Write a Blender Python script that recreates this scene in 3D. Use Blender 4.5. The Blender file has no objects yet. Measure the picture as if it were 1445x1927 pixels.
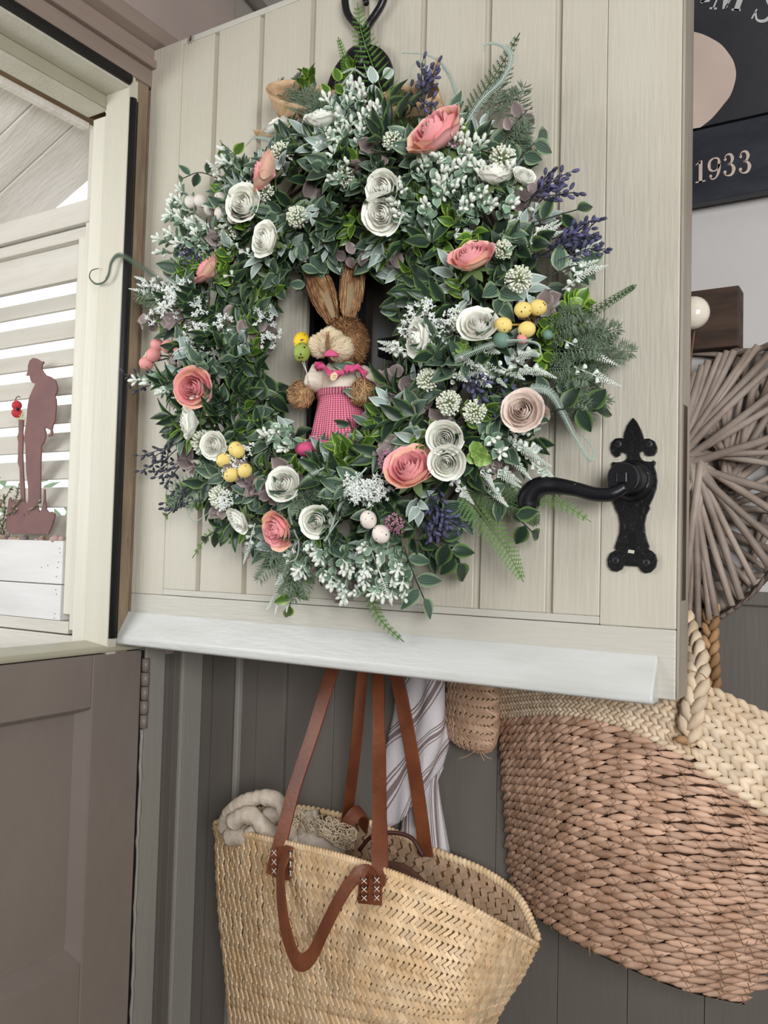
import bpy, bmesh, math, random
from mathutils import Vector, Matrix, Quaternion
from math import sin, cos, pi, radians, sqrt
SC = bpy.context.scene
COL = SC.collection
# ---------------------------------------------------------------- camera
YAW, PITCH, ROLL, FOC = -1.02463882 + pi, 0.04490108, 0.02580341, 1615.93693
CAM = Vector((1.04967959, -0.96107828, 1.26109075))
FWD = Vector((cos(YAW)*cos(PITCH), sin(YAW)*cos(PITCH), sin(PITCH)))
_r = Vector((sin(YAW), -cos(YAW), 0)); _u = _r.cross(FWD)
RGT = _r*cos(ROLL) + _u*sin(ROLL); UPV = -_r*sin(ROLL) + _u*cos(ROLL)
cd = bpy.data.cameras.new('camera'); cam = bpy.data.objects.new('camera', cd); COL.objects.link(cam)
cam.matrix_world = Matrix(((RGT.x, UPV.x, -FWD.x, CAM.x), (RGT.y, UPV.y, -FWD.y, CAM.y), (RGT.z, UPV.z, -FWD.z, CAM.z), (0, 0, 0, 1)))
cd.sensor_fit = 'VERTICAL'; cd.sensor_height = 36; cd.lens = FOC/1927*36; cd.clip_start = 0.01
SC.camera = cam
SC.view_settings.view_transform = 'Standard'; SC.view_settings.look = 'None'
SC.view_settings.gamma = 1; SC.view_settings.use_curve_mapping = False
SC.view_settings.exposure = 0.12
# ---------------------------------------------------------------- world and lights
wd = bpy.data.worlds.new('overcast'); SC.world = wd; wd.use_nodes = True
bg = wd.node_tree.nodes['Background']; bg.inputs['Color'].default_value = (0.93, 0.97, 1.0, 1); bg.inputs['Strength'].default_value = 1.45
def area(name, loc, target, sx, sy, power, colr):
    l = bpy.data.lights.new(name, 'AREA'); l.shape = 'RECTANGLE'; l.size = sx; l.size_y = sy; l.energy = power; l.color = colr
    o = bpy.data.objects.new(name, l); COL.objects.link(o); o.location = loc
    o.rotation_euler = (Vector(target)-Vector(loc)).to_track_quat('-Z', 'Y').to_euler(); return o
area('room_window_light', (2.15, -1.9, 1.55), (0.7, 0.1, 1.3), 1.0, .9, 52, (0.98, 0.985, 1.0))
area('doorway_daylight', (-.42, -.86, 1.72), (0.45, 0.0, 1.45),  .55, .5, 6.0, (0.96, 0.98, 1.0))
# ---------------------------------------------------------------- helpers
def ray(px, py): return FWD + RGT*((px-722.5)/FOC) - UPV*((py-963.5)/FOC)
def at(px, py, Y=0.0):
    d = ray(px, py); return CAM + d*((Y-CAM.y)/d.y)
def atx(px, py, X=0.0):
    d = ray(px, py); return CAM + d*((X-CAM.x)/d.x)
def V(*a): return Vector(a)
def lin(c): return tuple(((x/255)/12.92 if x/255 <= 0.04045 else ((x/255+0.055)/1.055)**2.4) for x in c) + (1,)
R = random.Random(7)
def mat(name, c, rough=0.5, var=0.0, c2=None, scale=20, bump=0.0, bscale=60, stretch=(1, 1, 1), spec=0.4, metal=0.0, chips=None, coat=0.0, sss=0.0, island=0.0, bdist=0.002):
    """procedural material: base colour, cloudy second colour, stretched noise relief, optional chips showing another colour"""
    m = bpy.data.materials.new(name); m.use_nodes = True; nt = m.node_tree; N = nt.nodes; L = nt.links
    b = N['Principled BSDF']; b.inputs['Roughness'].default_value = rough; b.inputs['Metallic'].default_value = metal
    b.inputs['Specular IOR Level'].default_value = spec; b.inputs['Coat Weight'].default_value = coat
    if sss: b.inputs['Subsurface Weight'].default_value = sss; b.inputs['Subsurface Scale'].default_value = 0.004
    tc = N.new('ShaderNodeTexCoord'); mp = N.new('ShaderNodeMapping'); mp.inputs['Scale'].default_value = stretch
    L.new(tc.outputs['Object'], mp.inputs['Vector'])
    src = None
    if c2 is not None:
        n = N.new('ShaderNodeTexNoise'); n.inputs['Scale'].default_value = scale; n.inputs['Detail'].default_value = 6
        L.new(mp.outputs[0], n.inputs['Vector'])
        rp = N.new('ShaderNodeValToRGB'); rp.color_ramp.elements[0].position = 0.35; rp.color_ramp.elements[1].position = 0.68
        rp.color_ramp.elements[0].color = lin(c); rp.color_ramp.elements[1].color = lin(c2)
        L.new(n.outputs['Fac'], rp.inputs[0]); src = rp.outputs[0]
    if chips is not None:
        cc, thr, csc = chips
        n = N.new('ShaderNodeTexNoise'); n.inputs['Scale'].default_value = csc; n.inputs['Detail'].default_value = 8; n.inputs['Roughness'].default_value = 0.7
        L.new(mp.outputs[0], n.inputs['Vector'])
        rp = N.new('ShaderNodeValToRGB'); rp.color_ramp.elements[0].position = thr; rp.color_ramp.elements[1].position = thr+0.02
        L.new(n.outputs['Fac'], rp.inputs[0])
        mx = N.new('ShaderNodeMix'); mx.data_type = 'RGBA'; L.new(rp.outputs[0], mx.inputs[0])
        if src: L.new(src, mx.inputs[6])
        else: mx.inputs[6].default_value = lin(c)
        mx.inputs[7].default_value = lin(cc); src = mx.outputs[2]
    if island > 0:
        g = N.new('ShaderNodeNewGeometry'); oi = N.new('ShaderNodeObjectInfo'); ad = N.new('ShaderNodeMath'); ad.operation = 'ADD'
        L.new(g.outputs['Random Per Island'], ad.inputs[0]); L.new(oi.outputs['Random'], ad.inputs[1])
        fr = N.new('ShaderNodeMath'); fr.operation = 'FRACT'; L.new(ad.outputs[0], fr.inputs[0])
        mr = N.new('ShaderNodeMapRange'); mr.inputs['To Min'].default_value = 1-island; mr.inputs['To Max'].default_value = 1+island
        L.new(fr.outputs[0], mr.inputs['Value'])
        hs = N.new('ShaderNodeHueSaturation'); L.new(mr.outputs[0], hs.inputs['Value'])
        if src: L.new(src, hs.inputs['Color'])
        else: hs.inputs['Color'].default_value = lin(c)
        src = hs.outputs[0]
    if src: L.new(src, b.inputs['Base Color'])
    else: b.inputs['Base Color'].default_value = lin(c)
    if bump > 0:
        n = N.new('ShaderNodeTexNoise'); n.inputs['Scale'].default_value = bscale; n.inputs['Detail'].default_value = 5
        L.new(mp.outputs[0], n.inputs['Vector'])
        bp = N.new('ShaderNodeBump'); bp.inputs['Strength'].default_value = bump; bp.inputs['Distance'].default_value = bdist
        L.new(n.outputs['Fac'], bp.inputs['Height']); L.new(bp.outputs[0], b.inputs['Normal'])
    return m
def leafmat(name, mid, edge, vein=0.25, rough=0.42, pale=None, island=0.22):
    """printed artificial leaf: colour of the blade, of its margin and fine lengthwise veins, by UV"""
    m = mat(name, mid, rough, island=0); nt = m.node_tree; N = nt.nodes; L = nt.links; b = N['Principled BSDF']
    uv = N.new('ShaderNodeUVMap'); sp = N.new('ShaderNodeSeparateXYZ'); L.new(uv.outputs[0], sp.inputs[0])
    s = N.new('ShaderNodeMath'); s.operation = 'SUBTRACT'; L.new(sp.outputs[0], s.inputs[0]); s.inputs[1].default_value = 0.5
    a = N.new('ShaderNodeMath'); a.operation = 'ABSOLUTE'; L.new(s.outputs[0], a.inputs[0])
    mr = N.new('ShaderNodeMapRange'); mr.inputs['From Min'].default_value = 0.28; mr.inputs['From Max'].default_value = 0.5; L.new(a.outputs[0], mr.inputs['Value'])
    mx = N.new('ShaderNodeMix'); mx.data_type = 'RGBA'; L.new(mr.outputs[0], mx.inputs[0]); mx.inputs[6].default_value = lin(mid); mx.inputs[7].default_value = lin(edge)
    w = N.new('ShaderNodeMath'); w.operation = 'MULTIPLY'; L.new(a.outputs[0], w.inputs[0]); w.inputs[1].default_value = 38
    cs = N.new('ShaderNodeMath'); cs.operation = 'COSINE'; L.new(w.outputs[0], cs.inputs[0])
    v = N.new('ShaderNodeMapRange'); v.inputs['From Min'].default_value = 0.55; v.inputs['From Max'].default_value = 1.0; v.inputs['To Max'].default_value = vein; L.new(cs.outputs[0], v.inputs['Value'])
    m2 = N.new('ShaderNodeMix'); m2.data_type = 'RGBA'; L.new(v.outputs[0], m2.inputs[0]); L.new(mx.outputs[2], m2.inputs[6]); m2.inputs[7].default_value = lin(pale or edge)
    g = N.new('ShaderNodeNewGeometry'); oi = N.new('ShaderNodeObjectInfo'); ad = N.new('ShaderNodeMath'); ad.operation = 'ADD'
    L.new(g.outputs['Random Per Island'], ad.inputs[0]); L.new(oi.outputs['Random'], ad.inputs[1])
    fr = N.new('ShaderNodeMath'); fr.operation = 'FRACT'; L.new(ad.outputs[0], fr.inputs[0])
    r2 = N.new('ShaderNodeMapRange'); r2.inputs['To Min'].default_value = 1-island; r2.inputs['To Max'].default_value = 1+island*1.3; L.new(fr.outputs[0], r2.inputs['Value'])
    hs = N.new('ShaderNodeHueSaturation'); L.new(r2.outputs[0], hs.inputs['Value']); L.new(m2.outputs[2], hs.inputs['Color'])
    L.new(hs.outputs[0], b.inputs['Base Color']); return m

def link(o, parent=None):
    COL.objects.link(o)
    if parent is not None:
        o.parent = parent; o.matrix_parent_inverse = parent.matrix_basis.inverted() if parent.type == 'EMPTY' else Matrix()
    return o
def tag(o, label=None, cat=None, group=None, kind=None):
    if label: o['label'] = label
    if cat: o['category'] = cat
    if group: o['group'] = group
    if kind: o['kind'] = kind
    return o
def thing(name, loc, label, cat, group=None, kind=None):
    e = bpy.data.objects.new(name, None); e.empty_display_size = 0.02; COL.objects.link(e); e.location = loc
    e.matrix_basis = Matrix.Translation(Vector(loc)); return tag(e, label, cat, group, kind)
class MB:
    def __init__(s): s.v = []; s.f = []; s.uv = []
    def add(s, vs, fs, uvs=None):
        n = len(s.v); s.v.extend(vs); s.uv.extend(uvs if uvs else [(0.5, 0.5)]*len(vs)); s.f.extend([tuple(i+n for i in f) for f in fs])
    def mesh(s, name, m, smooth=True):
        me = bpy.data.meshes.new(name); me.from_pydata([tuple(p) for p in s.v], [], s.f)
        ul = me.uv_layers.new(name='UVMap'); flat = []
        for f in s.f:
            for i in f: flat.extend(s.uv[i])
        ul.data.foreach_set('uv', flat)
        if smooth: me.polygons.foreach_set('use_smooth', [True]*len(me.polygons))
        me.materials.append(m); me.update(); return me
    def build(s, name, m, parent=None, smooth=True, bevel=0, **kw):
        o = bpy.data.objects.new(name, s.mesh(name, m, smooth)); link(o, parent)
        if bevel:
            b = o.modifiers.new('bevel', 'BEVEL'); b.width = bevel; b.segments = 2; b.limit_method = 'ANGLE'
        return tag(o, **kw) if kw else o
    # ---- shapes
    def box(s, a, b):
        x0, y0, z0 = a; x1, y1, z1 = b
        s.add([V(x0,y0,z0),V(x1,y0,z0),V(x1,y1,z0),V(x0,y1,z0),V(x0,y0,z1),V(x1,y0,z1),V(x1,y1,z1),V(x0,y1,z1)],
              [(0,3,2,1),(4,5,6,7),(0,1,5,4),(1,2,6,5),(2,3,7,6),(3,0,4,7)]); return s
    def prism(s, pts, d):
        """polygon pts extruded by vector d"""
        n = len(pts); pts = [Vector(p) for p in pts]; d = Vector(d)
        s.add(pts+[p+d for p in pts], [tuple(range(n))[::-1], tuple(range(n, 2*n))]+[(i, (i+1) % n, n+(i+1) % n, n+i) for i in range(n)]); return s
    def tube(s, pts, rad, k=6, caps=True):
        pts = [Vector(p) for p in pts]; n = len(pts)
        if not hasattr(rad, '__len__'): rad = [rad]*n
        T = []
        for i in range(n):
            t = pts[min(i+1, n-1)]-pts[max(i-1, 0)]; T.append(t.normalized() if t.length > 1e-9 else V(0, 0, 1))
        a = T[0].orthogonal().normalized(); vs = []; uvs = []
        for i in range(n):
            a = (a-T[i]*a.dot(T[i])); a = a.normalized() if a.length > 1e-6 else T[i].orthogonal().normalized(); b = T[i].cross(a)
            for j in range(k):
                t = 2*pi*j/k; vs.append(pts[i]+(a*cos(t)+b*sin(t))*rad[i]); uvs.append((j/k, i/(n-1)))
        fs = [(i*k+j, i*k+(j+1) % k, (i+1)*k+(j+1) % k, (i+1)*k+j) for i in range(n-1) for j in range(k)]
        if caps: fs += [tuple(range(k))[::-1], tuple(range((n-1)*k, n*k))]
        s.add(vs, fs, uvs); return s
    def ball(s, c, r, nu=12, nv=8, axis=None, sz=1.0):
        """ellipsoid: radius r across, r*sz along axis"""
        c = Vector(c); ax = Vector(axis).normalized() if axis is not None else V(0, 0, 1)
        a = ax.orthogonal().normalized(); b = ax.cross(a); vs = [c-ax*r*sz]; uvs = [(0.5, 0)]
        for i in range(1, nv):
            ph = pi*i/nv
            for j in range(nu):
                t = 2*pi*j/nu; vs.append(c+(a*cos(t)+b*sin(t))*r*sin(ph)-ax*r*sz*cos(ph)); uvs.append((j/nu, i/nv))
        vs.append(c+ax*r*sz); uvs.append((0.5, 1)); fs = []
        for j in range(nu): fs.append((0, 1+(j+1) % nu, 1+j))
        for i in range(nv-2):
            for j in range(nu): fs.append((1+i*nu+j, 1+i*nu+(j+1) % nu, 1+(i+1)*nu+(j+1) % nu, 1+(i+1)*nu+j))
        e = len(vs)-1; o = 1+(nv-2)*nu
        for j in range(nu): fs.append((o+j, o+(j+1) % nu, e))
        s.add(vs, fs, uvs); return s
    def lobe(s, c, d, n, L, W, H, k=6, prof=((-.5, .05), (-.32, .75), (0, 1), (.32, .8), (.5, .05)), bend=0):
        """plump strand piece of length L along d, width W, height H along n"""
        d = d.normalized(); n = (n-d*n.dot(d)).normalized(); w = d.cross(n); vs = []
        for t, q in prof:
            cc = c+d*(L*t)+w*(bend*(0.25-t*t))
            for j in range(k):
                a = 2*pi*j/k+pi/k; vs.append(cc+w*(cos(a)*W*.5*q)+n*(sin(a)*H*.5*q))
        m = len(prof); fs = [(i*k+j, i*k+(j+1) % k, (i+1)*k+(j+1) % k, (i+1)*k+j) for i in range(m-1) for j in range(k)]
        fs += [tuple(range(k))[::-1], tuple(range((m-1)*k, m*k))]
        u = R.random(); s.add(vs, fs, [(u, (i//k)/(m-1)) for i in range(m*k)]); return s
    def leaf(s, p, d, n, L, W, nu=4, nv=6, cup=0.25, curl=0.2, tip=1.0, blunt=False):
        """leaf blade from p along d, facing n"""
        d = d.normalized(); n = (n-d*n.dot(d)); n = n.normalized() if n.length > 1e-6 else d.orthogonal().normalized(); w = n.cross(d)
        vs = []; uvs = []
        for j in range(nv+1):
            t = j/nv
            if blunt: hw = sqrt(max(0, 1-(2*t-1)**2))**0.9 if 0 < t < 1 else 0.06
            else: hw = (sin(pi*min(1, t**0.72)))**0.85 if 0 < t < 1 else 0.03
            for i in range(nu+1):
                u = i/nu*2-1; x = u*hw*W*.5
                z = cup*abs(u)**1.5*hw*W*.5 - curl*L*t*t + 0.02*L*sin(u*5+t*7)
                vs.append(p+d*(t*L)+w*x+n*z); uvs.append((i/nu, t))
        q = nu+1
        s.add(vs, [(j*q+i, j*q+i+1, (j+1)*q+i+1, (j+1)*q+i) for j in range(nv) for i in range(nu)], uvs); return s
    def strap(s, pts, side, w, t):
        """flat leather-like band: centre points, side vector(s), width, thickness"""
        pts = [Vector(p) for p in pts]; n = len(pts); vs = []; uvs = []
        for i in range(n):
            T = (pts[min(i+1, n-1)]-pts[max(i-1, 0)]).normalized()
            sd = Vector(side[i]) if isinstance(side, list) else Vector(side)
            sd = (sd-T*sd.dot(T)).normalized(); nn = T.cross(sd); ww = w[i] if isinstance(w, list) else w
            for a, b in ((-.5, -.5), (-.25, -.55), (.25, -.55), (.5, -.5), (.5, .5), (.25, .55), (-.25, .55), (-.5, .5)):
                vs.append(pts[i]+sd*(a*ww)+nn*(b*t)); uvs.append((a+.5, i/(n-1)))
        fs = [(i*8+j, i*8+(j+1) % 8, (i+1)*8+(j+1) % 8, (i+1)*8+j) for i in range(n-1) for j in range(8)]
        fs += [tuple(range(8))[::-1], tuple(range((n-1)*8, n*8))]
        s.add(vs, fs, uvs); return s
def spline(pts, n=8):
    """Catmull-Rom through points"""
    P = [Vector(p) for p in pts]; P = [P[0]*2-P[1]]+P+[P[-1]*2-P[-2]]; out = []
    for i in range(1, len(P)-2):
        for k in range(n):
            t = k/n; a, b, c, d = P[i-1], P[i], P[i+1], P[i+2]
            out.append(0.5*((2*b)+(c-a)*t+(2*a-5*b+4*c-d)*t*t+(3*b-a-3*c+d)*t*t*t))
    out.append(P[-2]); return out
def lathe(mb, c, axis, prof, k=20):
    ax = Vector(axis).normalized(); a = ax.orthogonal().normalized(); b = ax.cross(a); vs = []; c = Vector(c)
    for r, h in prof:
        for j in range(k): vs.append(c+ax*h+(a*cos(2*pi*j/k)+b*sin(2*pi*j/k))*max(r, 1e-5))
    m = len(prof)
    mb.add(vs, [(i*k+j, i*k+(j+1) % k, (i+1)*k+(j+1) % k, (i+1)*k+j) for i in range(m-1) for j in range(k)]+[tuple(range(k))[::-1], tuple(range((m-1)*k, m*k))])
def rv(s=1): return V(R.uniform(-s, s), R.uniform(-s, s), R.uniform(-s, s))
# ---------------------------------------------------------------- materials of the setting
Z = (6, 6, .5)
M_DOOR = mat('cream_door_paint', (197, 192, 177), 0.42, c2=(191, 185, 169), scale=3, bump=.55, bscale=40, stretch=(5, 5, .45), spec=.35)
M_DOORH = mat('cream_rail_paint', (197, 194, 183), 0.4, c2=(192, 188, 176), scale=3, bump=.6, bscale=40, stretch=(.6, 5, 5), spec=.35, chips=((228, 226, 220), .74, 30))
M_WEATHER = mat('weatherboard_paint', (206, 207, 203), 0.33, c2=(196, 197, 192), scale=9, bump=.35, bscale=50, stretch=(1, 4, 4), spec=.45, chips=((240, 240, 240), .73, 22))
M_EDGE = mat('worn_door_edge_paint', (150, 140, 126), 0.55, c2=(168, 160, 146), scale=8, bump=.6, bscale=45, stretch=(4, 4, .4), chips=((84, 62, 48), .66, 9))
M_FRAME = mat('cream_frame_paint', (194, 189, 172), 0.45, c2=(203, 199, 184), scale=4, bump=.45, bscale=40, stretch=(5, 5, .5))
M_PORCH = mat('white_porch_paint', (206, 202, 192), 0.5, c2=(192, 187, 176), scale=5, bump=.6, bscale=35, stretch=(.6, 3, 5))
M_PORCHV = mat('white_porch_upright_paint', (212, 208, 194), 0.5, c2=(202, 198, 184), scale=5, bump=.5, bscale=35, stretch=(5, 5, .5))
M_ROOFP = mat('white_roof_plank_paint', (232, 226, 218), 0.55, c2=(216, 209, 200), scale=6, bump=.8, bscale=30, stretch=(1, 5, 1), chips=((120, 96, 80), .73, 12))
M_TAUPE = mat('taupe_lower_door_paint', (134, 124, 116), 0.4, c2=(127, 117, 109), scale=4, bump=.7, bscale=26, stretch=(1, 1, .8), spec=.4, chips=((152, 141, 134), .75, 26))
M_TAUPEF = mat('taupe_head_frame_paint', (150, 133, 122), 0.45, c2=(140, 124, 114), scale=6, bump=.5, bscale=30, stretch=(1, .5, 3), chips=((64, 44, 36), .73, 18))
M_LEDGE = mat('olive_ledge_paint', (172, 169, 148), 0.35, c2=(162, 158, 138), scale=8, bump=.5, bscale=30, chips=((92, 72, 50), .75, 18))
M_GREY = mat('grey_panelling_paint', (108, 102, 95), 0.4, c2=(102, 97, 90), scale=3, bump=.25, bscale=40, stretch=(4, 4, .4), spec=.45)
M_GREYL = mat('grey_jamb_paint', (150, 147, 138), 0.4, c2=(144, 140, 132), scale=3, bump=.3, bscale=40, stretch=(4, 4, .4), spec=.45)
M_WALL = mat('off_white_plaster', (196, 193, 190), 0.75, c2=(189, 186, 183), scale=2.5, bump=.25, bscale=50)
M_PLAST = mat('old_taupe_plaster', (172, 156, 148), 0.7, c2=(150, 138, 132), scale=3, bump=.5, bscale=14, chips=((120, 106, 98), .74, 10))
M_SEAL = mat('black_rubber_seal', (26, 26, 28), 0.55, bump=.3, bscale=60, chips=((110, 98, 84), .78, 26))
M_RAW = mat('dirty_rebate_wood', (150, 132, 108), 0.8, c2=(118, 100, 82), scale=14, bump=.8, bscale=50, stretch=(3, 3, .6), chips=((58, 46, 38), .66, 16))
M_BROWNW = mat('bare_brown_wood', (128, 104, 72), 0.7, c2=(92, 72, 48), scale=14, stretch=(1, .5, 3))
M_BLACK = mat('black_iron', (14, 15, 18), 0.32, bump=.9, bscale=140, spec=.5, bdist=.0018)
M_BLACKS = mat('smooth_black_iron', (13, 14, 19), 0.34, bump=.15, bscale=90, spec=.5)
M_GLASS = mat('dark_pane_glass', (34, 29, 24), 0.4, c2=(46, 38, 30), scale=9, spec=.5)
M_FLOOR = mat('stone_floor', (96, 88, 80), 0.6, c2=(80, 72, 66), scale=4, bump=.3)
def board(name, a, b, m, parent=None, bevel=.0015, **kw):
    return MB().box(a, b).build(name, m, parent, smooth=False, bevel=bevel, **kw)
S = 'structure'
# ---- shell
board('floor', (-.2, -3.2, -.05), (3.2, .3, 0), M_FLOOR, label='stone floor of the boot room below the frame', kind=S)
MB().box((0, -3.2, 2.62), (3.2, .3, 2.7)).build('ceiling', M_WALL, smooth=False, kind=S, label='plain ceiling above the open door')
w = board('wall_back', (-.05, .2, 1.215), (3.2, .3, 2.62), M_WALL, bevel=0, kind=S, label='off-white plaster wall above grey panelling, behind the open door')
board('wall_outer', (-.03, .2, 0), (3.2, .3, 1.215), M_GREY, bevel=0, kind=S, label='wall core behind the grey panelling')
e = thing('wainscot', (0, .2, 0), 'grey-painted vertical board panelling on the wall behind the baskets', 'panelling', kind=S)
board('wall_front', (-.1, -3.3, 0), (3.3, -3.2, 2.62), M_WALL, bevel=0, kind=S, label='plain room wall behind the camera')
board('wall_right', (3.2, -3.2, 0), (3.3, .3, 2.62), M_WALL, bevel=0, kind=S, label='plain room wall far to the right')
xs = [0.0, .058, .104, .166, .262, .357, .452, .548, .643, .738, .834, .93, 1.03, 1.13, 1.23]
for a, b in zip(xs[:-1], xs[1:]): board('board', (a+.0004, .195, .02), (b-.0004, .206, 1.212), M_GREY, e, bevel=.0022 if a < .2 else .0008)
board('batten', (.060, .186, .02), (.070, .197, 1.212), M_GREYL, e, bevel=.002)
board('batten', (.104, .192, .02), (.165, .197, 1.212), M_GREY, e, bevel=.002)
board('cap_rail', (0, .185, 1.205), (3.2, .2, 1.222), M_GREY, e)
# doorway wall (plane X=0): hinge side, and the wall above the head, and the far side
e = thing('wall_left', (0, .04, 0), 'painted doorway wall with its jamb between the hinge and the corner', 'wall', kind=S)
board('jamb_board', (-.07, .036, 0), (0.002, .079, 1.098), M_GREYL, e, bevel=.002)
board('jamb_bead', (-.07, .079, 0), (-.008, .099, 1.098), M_GREY, e, bevel=.001)
board('jamb_bead', (-.07, .099, 0), (.004, .112, 1.098), M_GREY, e, bevel=.001)
board('architrave', (-.07, .112, 0), (.010, .160, 1.2), M_GREYL, e, bevel=.002)
board('corner_panel', (-.07, .16, 0), (0, .2, 1.2), M_GREY, e, bevel=0)
board('hinge_jamb', (-.07, -.001, 1.1), (-.0015, .05, 2.0), M_RAW, e, bevel=0)
board('plaster', (-.1, .046, 1.08), (0, .2, 2.11), M_PLAST, e, bevel=0)
board('plaster_above_head', (-.1, -3.2, 2.11), (0, .2, 2.62), M_PLAST, e, bevel=0)
board('plaster_beyond_doorway', (-.1, -3.2, 0), (0, -.93, 2.11), M_PLAST, e, bevel=0)
# pipe or moulding near the ceiling corner seen over the top of the door
t = thing('trim_9', (0.1, .18, 2.2), 'grey painted moulding running down the corner above the door', 'moulding', kind=S)
MB().tube([at(448, -40, .19), at(470, -8, .19), at(500, 26, .19), at(520, 50, .19)], .011, 10).build('moulding_bar', M_GREY, t)
board('backing_board', (.0, .193, 2.0), (.5, .199, 2.62), M_GREYL, t)
# ---- head of the doorway, stepped mouldings running along Y
def head(n, x0, x1, z0, z1, m, y1=.03, label=None, ch=0): 
    return board('trim_%d' % n, (x0, -.95, z0), (x1, y1, z1), m, bevel=.002, kind=S, label=label)
head(1, -.052, 0.0, 1.983, 2.03, M_FRAME, -.03, 'cream painted head of the door frame, soffit and face')
head(2, -.056, -.052, 1.9635, 2.03, M_LEDGE, -.035, 'fillet behind the frame head, shade put into its olive colour')  # the olive colour carries the shade of the groove here
head(3, -.105, -.0562, 1.9632, 2.0, M_FRAME, -.035, 'pale lintel board on the porch side of the frame head')
head(4, -.125, -.105, 1.965, 2.0, M_BROWNW, -.0, 'bare brown timber batten under the porch roof')
head(5, -.02, .003, 2.004, 2.032, M_TAUPEF, .045, 'taupe rebate strip above the black seal')
head(6, -.02, .012, 2.032, 2.046, M_TAUPEF, .045, 'taupe stepped bead on the head frame')
head(7, -.02, .006, 2.046, 2.066, M_TAUPEF, .045, 'taupe flat band of the head architrave')
MB().prism([V(0, -.95, 2.066), V(.02, -.95, 2.074), V(.026, -.95, 2.092), V(.012, -.95, 2.104), V(0, -.95, 2.112)], V(0, .995, 0)).build('trim_8', M_TAUPEF, smooth=False, bevel=.002, kind=S, label='rounded taupe cornice moulding over the doorway')
# seal, upright and along the head
t = thing('seal_strip', (0, -.035, 1.1), 'black rubber draught seal around the doorway edge beside the hinge', 'seal')
MB().tube([V(.000, -.0362, 1.115), V(.000, -.0362, 1.968)], .0068, 10).build('upright_seal', M_SEAL, t)
MB().tube([V(.0005, -.045, 1.995), V(.0005, -.92, 1.995)], .0088, 10).build('head_seal', M_SEAL, t)
MB().tube([V(.0045, -.0295, 1.115), V(.0045, -.0295, 1.965)], .001, 6).build('seal_lip', M_SEAL, t)
# frame upright (reveal faces the opening)
board('trim_10', (-.052, -.0445, 1.09), (0.001, -.026, 2.0), M_FRAME, kind=S, label='cream painted hinge-side upright of the door frame')
board('trim_11', (-.03, -.028, 1.09), (-.001, -.002, 2.01), M_RAW, kind=S, label='dirty chipped rebate strip between seal and open door')
board('trim_12', (-.094, -.034, 1.02), (-.0535, .03, 1.958), M_PORCHV, kind=S, label='white post of the porch screen beside the door frame')
# ---- porch
e = thing('window_1', (-.14, 0, 1.1), 'white louvred porch screen with horizontal slats outside the doorway', 'louvre', kind=S)
board('stile', (-.1445, 0, 1.115), (-.0955, .03, 1.99), M_PORCHV, e)
board('stile_bead', (-.166, .004, 1.14), (-.1455, .026, 1.785), M_PORCHV, e)
board('transom', (-.9, -.004, 1.806), (-.0955, .03, 1.845), M_PORCH, e)
board('transom_bead', (-.9, .006, 1.784), (-.1455, .03, 1.804), M_PORCH, e)
board('head_board', (-.9, .02, 1.722), (-.1665, .034, 1.784), M_PORCH, e)
board('bottom_rail', (-.9, 0, 1.108), (-.146, .03, 1.1285), M_PORCH, e)
board('base_board', (-.9, -.002, .95), (-.0955, .03, 1.106), M_PORCH, e)
# slats stand about 0.06 behind the frame
zs = []
for yt, yb in ((540, 534), (549, 586), (598, 640), (652.5, 690), (706, 744), (758, 797), (811, 850), (864, 902), (916, 955), (970, 1030)):
    a = at(135, yt, .06).z; b = at(135, yb, .06).z; zs.append((a, b))
zs[0] = (at(135, 500, .06).z, at(135, 531, .06).z)
for a, b in zs:
    MB().prism([V(-1.2, .045, b), V(-1.2, .052, b-.001), V(-1.2, .078, a), V(-1.2, .071, a+.001)], V(1.02, 0, 0)).build('slat', M_PORCH, e, smooth=False, bevel=.001)
board('side_return', (-.2, .03, 1.0), (-.166, .09, 1.8), M_PORCHV, e)
# porch roof planks, sloping down and outward
e = thing('porch_ceiling', (-.12, -.4, 1.97), 'white painted boarded underside of the sloping porch roof', 'ceiling', kind=S)
th = radians(22); dr = V(-cos(th), 0, -sin(th)); nn = V(sin(th), 0, -cos(th))
ys = [-.95, -.83, -.70, -.575, -.45, -.32, -.19, -.100, -.020, .088]
for a, b in zip(ys[:-1], ys[1:]):
    p = V(-.118, a+.0012, 1.988); q = V(0, b-a-.0024, 0)
    MB().prism([p, p+dr*1.3, p+dr*1.3+q, p+q], -nn*.012).build('plank', M_ROOFP, e, smooth=False, bevel=.002)
board('edge_batten', (-.135, -.95, 1.955), (-.12, -.02, 1.97), M_ROOFP, e)
board('wall_porch', (-.99, -.95, -.1), (-.9, .1, 1.05), M_PORCH, kind=S, label='low white boarded side of the porch beyond the lower door')
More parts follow.
